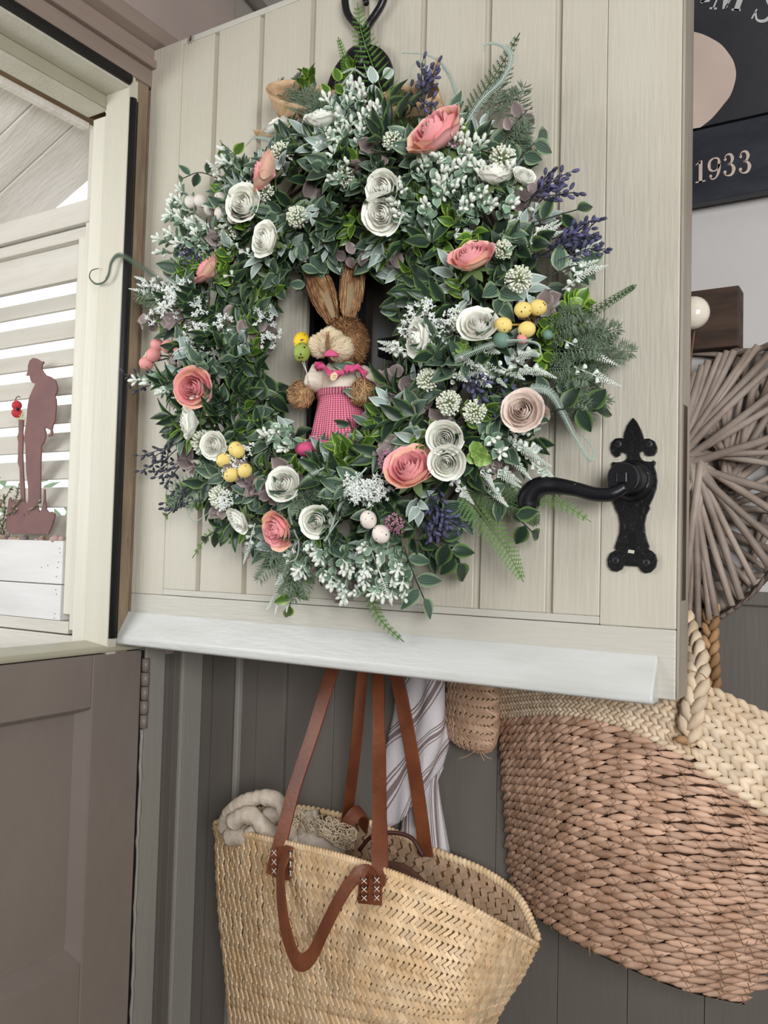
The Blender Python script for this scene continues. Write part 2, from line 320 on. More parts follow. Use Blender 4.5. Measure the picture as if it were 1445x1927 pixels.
# garden seen blurred between the slats
gm = mat('garden_bush_leaves', (126, 150, 116), .8, c2=(186, 196, 176), scale=3)
gr = mat('garden_brickwork', (205, 150, 132), .8, c2=(214, 196, 186), scale=4)
gw = mat('garden_white_wall', (226, 226, 222), .8, c2=(200, 204, 190), scale=5)
rr = random.Random(4)
bsh = thing('garden_shrub', (-3.2, 1.7, 0), 'pale green garden shrub glimpsed between the porch slats', 'shrub')
mb = MB()
for i in range(900):
    c = V(-3.2+rr.gauss(0, .8), min(2.7, 1.7+rr.gauss(0, .3)), rr.uniform(.3, 1.55)-abs(rr.gauss(0, .12)))
    mb.leaf(c, V(rr.uniform(-1, 1), rr.uniform(-1, 1), rr.uniform(-.2, 1)), V(rr.uniform(-1, 1), -1, .4), .12, .06, 2, 3)
mb.build('foliage', gm, bsh, kind='stuff')
MB().tube([V(-3.2, 1.7, 0), V(-3.15, 1.7, .8), V(-3.3, 1.7, 1.2)], .05).build('stem', gm, bsh)
gd = thing('garden_wall', (-2.2, 3.4, 0), 'low brick garden wall glimpsed between the porch slats', 'wall')
for j in range(9):
    for i in range(14):
        x = -4.2+i*.31+(j % 2)*.15
        MB().box((x, 3.4, .75+j*.1), (x+.295, 3.5, .75+j*.1+.088)).build('brick', gr if (i*7+j*3) % 5 else gw, gd, smooth=False)
board('mortar', (-4.2, 3.42, 0), (.3, 3.48, 1.64), gw, gd, bevel=0)
board('ground_outside', (-8, -4, -.12), (-.1, 8, -.06), mat('garden_paving', (190, 188, 180), .8, c2=(160, 160, 148), scale=2), bevel=0, kind=S, label='pale paving outside the porch')

# ---------------------------------------------------------------- upper door leaf
D = thing('door_1', (0, .02, 1.108), 'open upper leaf of a cream painted boarded stable door', 'door', kind=S)
GX = [.0695, .1408, .2305, .3247, .4155, .5066, .6003, .6935, .7535]
WX0, WX1, WZ0, WZ1 = .3247, .5066, 1.40, 1.665
board('stile', (0, 0, 1.1837), (.0691, .038, 2.065), M_DOOR, D)
board('stile', (.7539, 0, 1.1837), (.838, .038, 2.065), M_DOOR, D)
board('bottom_rail', (0, 0, 1.108), (.838, .038, 1.1835), M_DOORH, D)
board('top_strip', (.0695, .0004, 2.056), (.7535, .038, 2.065), M_DOORH, D, bevel=.0008)
board('bottom_strip', (.0695, .0004, 1.1842), (.7535, .038, 1.193), M_DOORH, D, bevel=.0008)
g = .0044
for i, (a, b) in enumerate(zip(GX[:-1], GX[1:])):
    a2 = a+(g if i else 0); b2 = b-(g if i < 7 else 0)
    if i in (3, 4):
        board('plank', (a2, .0006, 1.193), (b2, .03, WZ0), M_DOOR, D, bevel=.0014); board('plank', (a2, .0006, WZ1), (b2, .03, 2.056), M_DOOR, D, bevel=.0014)
    else: board('plank', (a2, .0006, 1.193), (b2, .03, 2.056), M_DOOR, D, bevel=.0014)
for a, b in (((.0695, .0075, 1.19), (WX0, .037, 2.06)), ((WX1, .0075, 1.19), (.7535, .037, 2.06)), ((WX0, .0075, 1.19), (WX1, .037, WZ0-.002)), ((WX0, .0075, WZ1+.002), (WX1, .037, 2.06))):
    board('backing', a, b, M_DOOR, D, bevel=0)
wn = board('peep_window', (WX0, .026, WZ0), (WX1, .03, WZ1), M_GLASS, D, bevel=0, label='dark glazed opening behind the straw hare')
for a, b in (((WX0+.004, .008, WZ0), (WX0+.012, .026, WZ1)), ((WX1-.012, .008, WZ0), (WX1-.004, .026, WZ1)), ((.402, .008, WZ0), (.412, .026, WZ1)), ((WX0, .008, WZ0), (WX1, .026, WZ0+.012)), ((WX0, .008, WZ1-.012), (WX1, .026, WZ1)), ((.445, .006, 1.52), (.5, .026, 1.545))):
    board('glazing_bar', a, b, M_BLACKS, wn, bevel=.001)
board('lock_edge', (.8385, 0.0005, 1.109), (.8415, .0435, 2.064), M_EDGE, D, bevel=.0006, label='worn taupe painted lock edge of the door')
board('back_skin', (0, .0385, 1.109), (.838, .045, 2.064), M_EDGE, D, bevel=.001)
board('lock_plate', (.8416, .008, 1.215), (.8424, .026, 1.43), mat('rusty_lock_plate', (98, 84, 70), .45, c2=(56, 40, 32), scale=30, stretch=(1, 1, .3), metal=.6, bump=.6), D, bevel=.0004)
MB().prism([V(-.018, -.001, 1.156), V(-.018, -.0245, 1.1165), V(-.018, -.0245, 1.106), V(-.018, -.020, 1.104), V(-.018, .002, 1.104)], V(.838, 0, 0)).build('weatherboard', M_WEATHER, D, smooth=False, bevel=.0025, label='paler sloping weatherboard along the foot of the leaf')
board('underside', (0.02, .0, 1.1035), (.82, .045, 1.1085), M_EDGE, D, bevel=.0005)
# tiny insect mark near the top
sp = thing('spider', at(358, 74, 0), 'tiny brown spider on the top edge of the cream door', 'insect')
mb = MB(); c = at(358, 74, -.002); mb.ball(c, .0017, 8, 6, V(.3, 0, 1), 1.6); mb.ball(c+V(.001, 0, .0035), .0012, 8, 6)
for k in range(8):
    a = k*pi/4+.3; mb.tube([c, c+V(cos(a)*.004, -.002, sin(a)*.004), c+V(cos(a)*.008, .001, sin(a)*.007)], .0003, 4)
mb.build('body', mat('spider_brown', (86, 58, 40), .6), sp)

# ---------------------------------------------------------------- handle
H = MB()
def hpt(x, y, Y=-.004): return at(x, y, Y)
outl = [(1191,786),(1198,794),(1205,808),(1210,822),(1211,826),(1221,825),(1231,830),(1236,842),(1235,850),(1230,857),(1222,858),(1215,856),(1213,849),(1208,848),(1203,852),(1203,858),(1207,865),(1214,868),(1226,869),(1229,866),(1233,869),(1232,874),(1230,877),(1234,890),(1236,905),(1234,920),(1228,937),(1221,951),(1222,957),(1216,968),(1212,985),(1213,1003),(1217,1018),(1221,1028),(1220,1034),(1226,1037),(1233,1044),(1236,1055),(1233,1068),(1224,1077),(1214,1079),(1206,1074),(1202,1066),(1184,1065),(1173,1064),(1170,1071),(1161,1076),(1151,1074),(1144,1065),(1143,1052),(1148,1041),(1157,1036),(1160,1036),(1157,1030),(1161,1018),(1166,1003),(1167,985),(1164,968),(1158,957),(1157,952),(1151,940),(1145,922),(1144,902),(1148,883),(1152,877),(1151,872),(1153,869),(1158,870),(1170,869),(1178,865),(1181,860),(1180,854),(1174,851),(1168,850),(1166,857),(1160,860),(1152,853),(1149,842),(1151,832),(1158,825),(1168,824),(1174,826),(1175,815),(1181,799)]
bm = bmesh.new()
vs = [bm.verts.new(hpt(x, y, -.0045)) for x, y in outl]
f = bm.faces.new(vs); f.normal_update(); bmesh.ops.triangulate(bm, faces=[f], ngon_method='EAR_CLIP'); 
ex = bmesh.ops.extrude_face_region(bm, geom=bm.faces[:]); 
for v_ in [x for x in ex['geom'] if isinstance(x, bmesh.types.BMVert)]: v_.co.y += .0044
bmesh.ops.recalc_face_normals(bm, faces=bm.faces[:])
me = bpy.data.meshes.new('backplate'); bm.to_mesh(me); bm.free(); me.materials.append(M_BLACK)
hd = bpy.data.objects.new('handle', me); link(hd, D); hd['label'] = 'black iron lever handle on a fleur-de-lis backplate'
b_ = hd.modifiers.new('bevel', 'BEVEL'); b_.width = .0009; b_.segments = 2; b_.limit_method = 'ANGLE'
# domed belly of the plate
mb = MB(); c0 = hpt(1190, 905, -.004)
mb.ball(c0, .0235, 20, 12, V(0, -1, 0), .42); mb.build('dome', M_BLACK, hd)
mb = MB(); lathe(mb, hpt(1188, 903, -.008), (0, -1, 0), [(.019, 0), (.0185, .006), (.0165, .012), (.0155, .02)], 24); mb.build('collar', M_BLACKS, hd)
bc = at(1172, 899, -.045)
mb = MB(); lathe(mb, bc, (0, -1, 0), [(.010, -.03), (.0150, -.010), (.0165, -.003), (.0165, .0015), (.0155, .003), (.0, .0031)], 40)
mb.build('boss', M_BLACKS, hd, smooth=False); mb = MB()
# lever sweeping to a scrolled end
LV = [(1178,915,.006),(1152,929,.0082),(1120,930,.0080),(1085,921,.0080),(1052,915,.0092),(1025,914,.0108),(1008,922,.0118),(998,937,.0125),(997,950,.0128),(998,957,.0105)]
pts = spline([at(x, y, -.045-.006*sin(i/9*pi)) for i, (x, y, r_) in enumerate(LV)], 5)
rad = [];
for i in range(len(pts)):
    t = i/5; k = int(min(t, 8.999)); rad.append(LV[k][2]*(1-(t-k))+LV[min(k+1, 9)][2]*(t-k))
tb = MB().tube(pts, rad, 14)
for i_, v_ in enumerate(tb.v): v_.y = v_.y-.016*max(0, (.72-v_.x)/.11)
mb.add(tb.v, tb.f); mb.build('lever', M_BLACKS, hd)
MB().box(bc+V(-.0055, -.0055, -.0055), bc+V(.0055, -.002, .0055)).build('spindle_end', M_BLACKS, hd, smooth=False, bevel=.0008)
mb = MB(); mb.tube(spline([at(1085, 912, -.0562), at(1050, 906, -.0575), at(1025, 907, -.058), at(1012, 925, -.058), at(1003, 945, -.057)], 5), .0012, 6); mb.build('lever_groove_ridge', M_BLACKS, hd)
M_SCREW = mat('dark_screw_steel', (58, 58, 62), .4, metal=.5, spec=.5); M_HOLE = mat('keyhole_black', (4, 4, 5), .9)
for x, y in ((1163, 836), (1221, 836), (1158, 1055), (1216, 1059)):
    mb = MB(); c = at(x, y, -.0048); lathe(mb, c, (0, -1, 0), [(.0042, 0), (.0042, .0004), (.0035, .0008), (0, .0008)], 16)
    mb.build('screw', M_SCREW, hd)
    mb = MB(); 
    for a in (.5, .5+pi/2): q = V(cos(a), 0, sin(a)); mb.tube([c-q*.0026+V(0, -.0009, 0), c+q*.0026+V(0, -.0009, 0)], .00045, 4)
    mb.build('screw_slot', M_HOLE, hd)
mb = MB(); mb.prism([at(1184, 1002, -.0047), at(1196, 1002, -.0047), at(1194, 1036, -.0047), at(1183, 1034, -.0047)], V(0, -.0003, 0)); mb.build('keyhole', M_HOLE, hd, smooth=False)
mb = MB(); mb.prism([at(1183, 1034, -.0049), at(1194, 1036, -.0049), at(1193, 1042, -.0049), at(1181, 1040, -.0049)], V(0, -.0003, 0)); mb.build('painted_keyhole_glint', M_DOOR, hd, smooth=False)  # painted glint: a cream sliver at the foot of the keyhole

# ---------------------------------------------------------------- lower door leaf
D2 = thing('door_2', (0, .03, .02), 'closed taupe lower leaf of the stable door with a sunken panel', 'door', kind=S)
board('stile', (-.045, -.0687, .05), (0, .028, 1.092), M_TAUPE, D2, bevel=.002)
board('stile', (-.045, -.86, .05), (0, -.76, 1.092), M_TAUPE, D2, bevel=.002)
board('top_rail', (-.045, -.76, 1.0121), (-.0004, -.0689, 1.092), M_TAUPE, D2, bevel=.002)
board('middle_rail', (-.045, -.76, .48), (-.0004, -.0689, .636), M_TAUPE, D2, bevel=.002)
board('panel', (-.04, -.76, .636), (-.022, -.0689, 1.0121), M_TAUPE, D2, bevel=0)
MB().prism([V(0, -.0688, .636), V(-.003, -.0705, .636), V(-.022, -.083, .636), V(-.03, -.0688, .636)], V(0, 0, .376)).build('panel_bead', M_TAUPE, D2, smooth=False, bevel=.001)
MB().prism([V(0, -.0688, .636), V(-.003, -.0688, .639), V(-.022, -.0688, .657), V(-.03, -.0688, .636)], V(0, -.69, 0)).build('panel_bead', M_TAUPE, D2, smooth=False, bevel=.001)
MB().prism([V(0, -.0688, 1.0121), V(-.004, -.0688, 1.009), V(-.022, -.0688, 1.004), V(-.03, -.0688, 1.0121)], V(0, -.69, 0)).build('panel_bead', M_TAUPE, D2, smooth=False, bevel=.001)
MB().prism([V(.003, -.86, 1.094), V(.0035, -.86, 1.099), V(-.001, -.86, 1.1035), V(-.05, -.86, 1.109), V(-.05, -.86, 1.093)], V(0, .886, 0)).build('ledge', M_LEDGE, D2, smooth=False, bevel=.0015, label='olive ledge with a pale worn lip along the top')
mb = MB()
for i in range(5):
    z1 = 1.078-i*.0225; mb2 = MB().tube([V(.006, .0315, z1), V(.006, .0315, z1-.0205)], .0062+(.0006 if i % 2 else 0), 12); mb2.build('hinge_knuckle', M_TAUPE, D2)
rg = random.Random(3)
MB().tube([V(.004+rg.uniform(-.001, .001), .0305+rg.uniform(-.0008, .0008), .965-k*.0147) for k in range(60)], [.0022+rg.uniform(0, .0014) for _ in range(60)], 6).build('cracked_paint_seam', M_GREYL, D2)
MB().box((-.04, .029, .05), (-.002, .0355, 1.09)).build('gap_shade_strip', M_SEAL, D2, smooth=False)  # solid black strip stands in for the shade in the hinge gap
# ---------------------------------------------------------------- wreath materials
L_DARK = leafmat('dark_green_leaf', (34, 52, 40), (98, 128, 66), .18, .38, pale=(90, 110, 84))
L_SAGE = leafmat('sage_veined_leaf', (62, 84, 70), (150, 172, 134), .45, .5, pale=(124, 144, 120))
L_LIME = leafmat('lime_edged_leaf', (72, 104, 40), (156, 188, 70), .3, .35, pale=(44, 72, 30))
L_MINT = leafmat('mint_box_leaf', (124, 152, 128), (196, 212, 192), .15, .5)
L_EUC = leafmat('dusty_mauve_leaf', (128, 114, 112), (176, 162, 158), .12, .55, pale=(150, 138, 134))
L_PALE = leafmat('frosted_leaf', (150, 168, 160), (214, 224, 216), .4, .55)
L_SUCC = leafmat('fresh_green_rosette_leaf', (120, 156, 72), (178, 200, 120), .1, .4)
M_WHITE = mat('white_flocked_plastic', (236, 238, 230), .6, c2=(212, 222, 208), scale=60, sss=.15, island=.08)
M_LACE = mat('white_lace_flower', (244, 244, 238), .6, sss=.2, island=.06)
M_SPIKE = mat('greenish_white_spike', (206, 218, 208), .6, island=.1)
M_ALL = mat('cream_allium_stub', (240, 241, 226), .55, c2=(222, 229, 200), scale=50, sss=.15, island=.08)
M_ALLC = mat('green_allium_core', (96, 112, 72), .7)
M_FERN = mat('bright_fern_green', (84, 124, 48), .5, island=.25)
M_FERND = mat('dark_fern_green', (52, 78, 36), .5, island=.25)
M_FEATH = mat('grey_green_feathery', (118, 136, 112), .6, island=.2)
M_STEM = mat('dark_wire_stem', (48, 52, 46), .6)
M_STEMG = mat('green_stem', (92, 112, 74), .6)
M_CURL = mat('mint_curled_frond', (168, 184, 172), .55, island=.1)
M_LAV = mat('lavender_bud', (92, 90, 128), .6, c2=(58, 60, 78), scale=90, island=.3)
M_LAVD = mat('slate_blue_bud', (62, 64, 78), .6, c2=(44, 46, 56), scale=90, island=.3)
M_ROSEP = mat('pink_silk_petal', (244, 168, 174), .6, c2=(246, 180, 178), scale=26, sss=.2, bump=.25, bscale=70)
M_ROSEPT = mat('peach_edge_petal', (246, 182, 176), .6, c2=(246, 212, 168), scale=30, sss=.2, bump=.25, bscale=70)
M_ROSEW = mat('ivory_silk_petal', (250, 249, 243), .6, c2=(244, 244, 228), scale=24, sss=.2, bump=.2, bscale=70)
M_ROSEC = mat('blush_cream_petal', (242, 230, 218), .6, c2=(236, 216, 206), scale=26, sss=.2, bump=.2, bscale=70)
M_ROSEH = mat('wine_red_heart', (120, 52, 50), .7)
M_CALYX = mat('calyx_green', (96, 116, 70), .6)
M_SED = mat('mauve_sedum_bead', (176, 128, 146), .5, c2=(150, 104, 124), scale=120, island=.2)
M_TWIG = mat('dark_twig', (58, 42, 32), .8, c2=(36, 28, 24), scale=40, island=.2)
def egg_mat(name, c, sp, thr=.14, rough=.55):
    m = mat(name, c, rough, sss=.08); nt = m.node_tree; N = nt.nodes; L = nt.links; b = N['Principled BSDF']
    tc = N.new('ShaderNodeTexCoord'); vo = N.new('ShaderNodeTexVoronoi'); vo.inputs['Scale'].default_value = 170; L.new(tc.outputs['Object'], vo.inputs['Vector'])
    nz = N.new('ShaderNodeTexNoise'); nz.inputs['Scale'].default_value = 90; L.new(tc.outputs['Object'], nz.inputs['Vector'])
    ad = N.new('ShaderNodeMath'); ad.operation = 'MULTIPLY_ADD'; L.new(nz.outputs['Fac'], ad.inputs[0]); ad.inputs[1].default_value = .5; L.new(vo.outputs['Distance'], ad.inputs[2])
    rp = N.new('ShaderNodeValToRGB'); rp.color_ramp.elements[0].position = thr+.36; rp.color_ramp.elements[1].position = thr+.375
    rp.color_ramp.elements[0].color = lin(sp); rp.color_ramp.elements[1].color = lin(c); L.new(ad.outputs[0], rp.inputs[0]); L.new(rp.outputs[0], b.inputs['Base Color']); return m
M_EGGY = egg_mat('speckled_yellow_egg', (236, 212, 128), (96, 70, 40), .05)
M_EGGW = egg_mat('speckled_white_egg', (236, 226, 216), (60, 54, 50), .03)
M_BERP = egg_mat('speckled_pink_berry', (222, 150, 146), (110, 50, 50), -.02)
M_BERW = egg_mat('speckled_white_berry', (220, 212, 202), (120, 104, 92), .0)
M_EGGT = mat('teal_egg', (108, 140, 124), .55); M_EGGG = mat('lime_berry', (160, 186, 96), .5)
M_EGGB = egg_mat('bright_yellow_egg', (238, 200, 40), (92, 58, 20), .12); M_EGGL = egg_mat('leaf_green_egg', (150, 170, 78), (72, 44, 24), .12)
M_RIB = mat('tan_woven_ribbon', (214, 184, 148), .8, c2=(186, 150, 112), scale=40, stretch=(1, 1, 12), bump=.4, bscale=200)
# ---------------------------------------------------------------- wreath
WC = V(.425, -.045, 1.535)
WR = thing('wreath', (.425, -.02, 1.535), 'big round spring wreath of artificial flowers, foliage and speckled eggs on the cream door', 'wreath')
FILL = {}
def F(m):
    if m.name not in FILL: FILL[m.name] = (MB(), m)
    return FILL[m.name][0]
rw = random.Random(21); R = random.Random(5)
def ring(th, ph, RM=.205, rm=.082):
    er = V(cos(th), 0, sin(th)); n = er*cos(ph)+V(0, -1, 0)*sin(ph)
    # the ring is a little flattened and its hole sits left of centre
    c = WC+V(-.0*cos(th), 0, 0)+V(er.x*RM, 0, er.z*(RM+.004))
    return c+V(n.x*rm, n.y*rm*.62, n.z*rm), n, V(-sin(th), 0, cos(th))
# --- sprig makers: each adds into material mesh builders chosen by F
def g_stem(path, r=.0007, m=None): F(m or M_STEM).tube(path, r, 4, False)
def g_leafy(p, d, n, LM, L=.028, W=.014, k=6, ln=.06, blunt=False, add=None):
    side = d.cross(n).normalized(); pts = [p+d*(ln*t)-n*(.02*t*t) for t in (0, .35, .7, 1)]
    g_stem(pts); fb = add
    for i in range(k):
        t = .25+.75*i/(k-1); q = p+d*(ln*t)-n*(.02*t*t); s = 1 if i % 2 else -1
        dd = (d*(.5+.5*t)+side*s*(1.0-.6*t)+rv(.25)+n*.15); nn = n+rv(.45)
        if i == k-1: dd = d+rv(.2)
        sc = R.uniform(.75, 1.15)
        F(LM).leaf(q, dd, nn, L*sc, W*sc, 4, 4, .35, R.uniform(0, .35), blunt=blunt)
def g_box(p, d, n, k=6, ln=.05, lf=.0125):
    """boxwood sprig: paired round mint leaves below, pale bud knobs toward the tip"""
    side = d.cross(n).normalized(); pts = [p+d*(ln*t)+n*(.006*sin(t*3)) for t in (0, .33, .66, 1)]
    F(M_STEMG).tube(pts, .0008, 4, False)
    for i in range(k):
        t = (i+.7)/k; q = p+d*(ln*t)+n*(.006*sin(t*3)); ang = i*pi/2
        for s in (-1, 1):
            o = (side*cos(ang)+n*sin(ang))*s
            if t < .62: F(L_MINT).leaf(q, o+d*.6+rv(.2), d+n*.8+rv(.3), lf, lf*.75, 2, 4, .6, 0, blunt=True)
            else: F(M_WHITE).lobe(q+o*.004, o+d*.9+rv(.2), n, lf*.85, lf*.36, lf*.36, 5, ((-.5, .3), (-.1, .45), (.25, 1), (.5, .4)))
    F(M_WHITE).lobe(p+d*(ln+.004), d, n, lf*.8, lf*.4, lf*.4, 5)
def g_spike(p, d, n, ln=.055, m=None, bells=5):
    """astilbe-like spray: little cups below and a serrated tapering tip"""
    m = m or M_WHITE; side = d.cross(n).normalized(); F(m).tube([p, p+d*ln*.5, p+d*ln], [.001, .001, .0005], 4, False)
    for i in range(bells):
        q = p+d*(ln*(.05+.5*i/bells)); a = i*2.4; o = (side*cos(a)+n*(sin(a)*.8+.3)).normalized()*.7+d*.5
        o.normalize(); c = q+o*.004; pr = [(.0006, -.003), (.0022, 0), (.0030, .0035), (.0026, .0035), (.0016, .001)]
        mb = F(m); ax = o; aa = ax.orthogonal().normalized(); bb = ax.cross(aa); vs = []
        for r_, h_ in pr:
            for j in range(6): vs.append(c+ax*h_+(aa*cos(j*pi/3)+bb*sin(j*pi/3))*r_)
        mb.add(vs, [(x*6+j, x*6+(j+1) % 6, (x+1)*6+(j+1) % 6, (x+1)*6+j) for x in range(4) for j in range(6)])
    for i in range(13):
        t = .5+.5*i/13; q = p+d*(ln*t); w_ = .0058*(1-(t-.5)*1.7)
        for s in range(4):
            a = s*pi/2+i*.5; o = side*cos(a)+n*sin(a)
            F(m).lobe(q+o*w_*.5, o+d*.5, d, w_*1.2, .0017, .0014, 4, ((-.5, .5), (.1, 1), (.5, .4)))
def g_lace(c, n, r=.016, k=16):
    for i in range(k):
        o = (n*R.uniform(.2, 1)+rv(.8)).normalized(); q = c+o*r*R.uniform(.6, 1)
        F(M_STEMG).tube([c-n*.01, q], .0004, 3, False)
        for j in range(7):
            w_ = rv(1).normalized(); F(M_LACE).lobe(q+w_*.0018, w_, o, .0046, .0021, .0015, 4, ((-.5, .5), (.2, 1), (.5, .3)))
def g_feather(p, d, n, ln=.06, m=None):
    m = m or M_FEATH; side = d.cross(n).normalized(); F(m).tube([p, p+d*ln], .0006, 3, False)
    for i in range(9):
        q = p+d*(ln*(.15+.8*i/9)); l2 = .02*(1-i/11)
        for s in (-1, 1):
            o = (side*s+d*.8+rv(.3)).normalized(); F(m).tube([q, q+o*l2], .0004, 3, False)
            for k2 in range(4):
                q2 = q+o*(l2*(.25+.25*k2))
                for s2 in (-1, 1): F(m).tube([q2, q2+(o+o.cross(n)*s2*.8+rv(.2)).normalized()*.006], [.0006, .0002], 3, False)
def g_lav(p, d, n, ln=.045, m=None):
    m = m or M_LAV; side = d.cross(n).normalized(); F(M_LAVD).tube([p, p+d*ln], .0007, 4, False)
    for i in range(7):
        t = .3+.7*i/6; a = i*2.2; o = (side*cos(a)+n*sin(a)+d*1.1).normalized(); q = p+d*(ln*t)
        F(M_LAVD).tube([q, q+o*.006], .0004, 3, False); F(m).lobe(q+o*.009, o, n, .0095, .0045, .0042, 6)
def g_fern(path, n, w0=.02, m=None, target=None):
    """fern frond along a path, toothed pinnae both sides"""
    m = m or M_FERN; P = spline(path, 6); T = (target or F(m)); N_ = len(P); T.tube(P, .0007, 4, False)
    cnt = 22 if w0 > .02 else 15
    for i in range(cnt):
        t = .12+.86*i/cnt; k = min(int(t*(N_-1)), N_-2); fr = t*(N_-1)-k; q = P[k].lerp(P[k+1], fr); d = (P[k+1]-P[k]).normalized()
        side = d.cross(n).normalized(); l2 = w0*(1-t)**.7*min(1, t*5)+.002
        for s in (-1, 1):
            o = (side*s+d*.55+n*.1).normalized(); T.lobe(q+o*l2*.5, o, n, l2, .0011, .0005, 4, ((-.5, .8), (0, 1), (.5, .2)))
            teeth = max(2, int(l2/.0026))
            for j in range(teeth):
                q2 = q+o*(l2*(.15+.8*j/teeth)); tl = .0038*(1-j/(teeth+1))+.001
                for s2 in (-1, 1):
                    o2 = (o*.7+d*s2).normalized(); a_ = q2+o2*tl
                    T.add([q2-o*.0009, q2+o*.0009, a_], [(0, 1, 2)])
def g_curl(path, m, r0=.0012, comb=.006, side_bias=1, target=None, n=V(0, -1, 0)):
    """thin frond drawn out into a curled tip, comb-like leaflets shrinking to the tip"""
    P = spline(path, 8); N_ = len(P); T = target or F(m)
    T.tube(P, [r0*(1-.45*i/(N_-1)) for i in range(N_)], 6)
    for i in range(2, N_-2):
        for h in (.2, .7):
            q = P[i].lerp(P[i+1], h); d = (P[i+1]-P[i]).normalized(); sd = d.cross(n).normalized(); t = i/N_
            l2 = comb*.62*(1-t)**1.1+.0012
            for s in ((-1, 1) if t < .55 else (side_bias,)):
                o = (sd*s+d*.35).normalized(); T.lobe(q+o*l2*.5, o, n, l2, .0017*(1-.6*t), .0009, 4, ((-.5, 1), (0, .9), (.5, .3)))
# --- twig core ring
mb = MB()
for k in range(26):
    a0 = rw.uniform(0, 2*pi); ln = rw.uniform(1.6, 3.2); pts = []
    ph0 = rw.uniform(0, 2*pi); rr_ = rw.uniform(.02, .062)
    for i in range(14):
        p, n_, t_ = ring(a0+ln*i/13, ph0+i*.35, .2, rr_); pts.append(p+V(0, .008, 0)+rv(.003))
    mb.tube(pts, rw.uniform(.0016, .003), 5)
mb.build('twig_ring', M_TWIG, WR)
# --- filler foliage
hole = V(.405, 0, 1.515)
def in_hole(p): return ((p.x-.397)/.092)**2+((p.z-1.512)/.122)**2 < 1.0
def ok_tip(p):
    return not in_hole(p)
def dirmix(n, t, out=.7, tan=.6):
    d = n*out+t*R.uniform(-tan, tan)+rv(.35)
    if d.y > -.05 : d.y = -abs(d.y)*.3-.05
    return d.normalized()
for i in range(470):
    th = R.uniform(0, 2*pi); ph = R.uniform(-.15, pi+.25); p, n, t = ring(th, ph, .202, .062)
    d = dirmix(n, t, .8, .9)
    if not ok_tip(p+d*.055): d = (t*R.choice((-1, 1))+V(0, -.5, 0)+rv(.2)).normalized()
    if not ok_tip(p+d*.05): continue
    nn = (V(0, -1, 0)+n*.5+rv(.3)).normalized(); lm = R.random()
    if cos(ph) < -.4: lm = R.choice((.1, .2, .45, .6, .9)) 
    if lm < .34: g_leafy(p, d, nn, L_DARK, .031, .0155, 5, .054)
    elif lm < .6: g_leafy(p, d, nn, L_SAGE, .030, .0185, 5, .052)
    elif lm < .74: g_leafy(p, d, nn, L_LIME, .025, .0135, 5, .048)
    elif lm < .87: g_leafy(p, d, nn, L_EUC, .021, .019, 6, .05, blunt=True)
    else: g_leafy(p, d, nn, L_PALE, .027, .013, 5, .05)
# deep dark leaves near the core so that nothing shows through
for i in range(900):
    th = R.uniform(0, 2*pi); ph = R.uniform(-.1, pi+.1); p, n, t = ring(th, ph, .202, .05)
    d = (t*R.uniform(-1, 1)+n*.4+rv(.4)).normalized()
    if ok_tip(p+d*.03): F(L_DARK).leaf(p, d, n+V(0, -.6, 0)+rv(.3), .03, .017, 2, 4, .3, .2)
def P_(x, y, dep): return at(x, y, -dep)
def onring(x, y, off=0.0):
    """front surface of the wreath under a picture point"""
    dep = .075
    for _ in range(3):
        p = at(x, y, -dep); rr_ = sqrt((p.x-WC.x)**2+(p.z-WC.z)**2); q = (rr_-.205)/.11
        dep = .045+.055*sqrt(max(0, 1-q*q)) if abs(q) < 1 else .04
    p = at(x, y, -dep-off); n = V((p.x-WC.x), 0, (p.z-WC.z)); rr_ = n.length; q = (rr_-.205)/.11; n.normalize()
    nn = (n*q*1.1+V(0, -1, 0)).normalized(); return p, nn, n
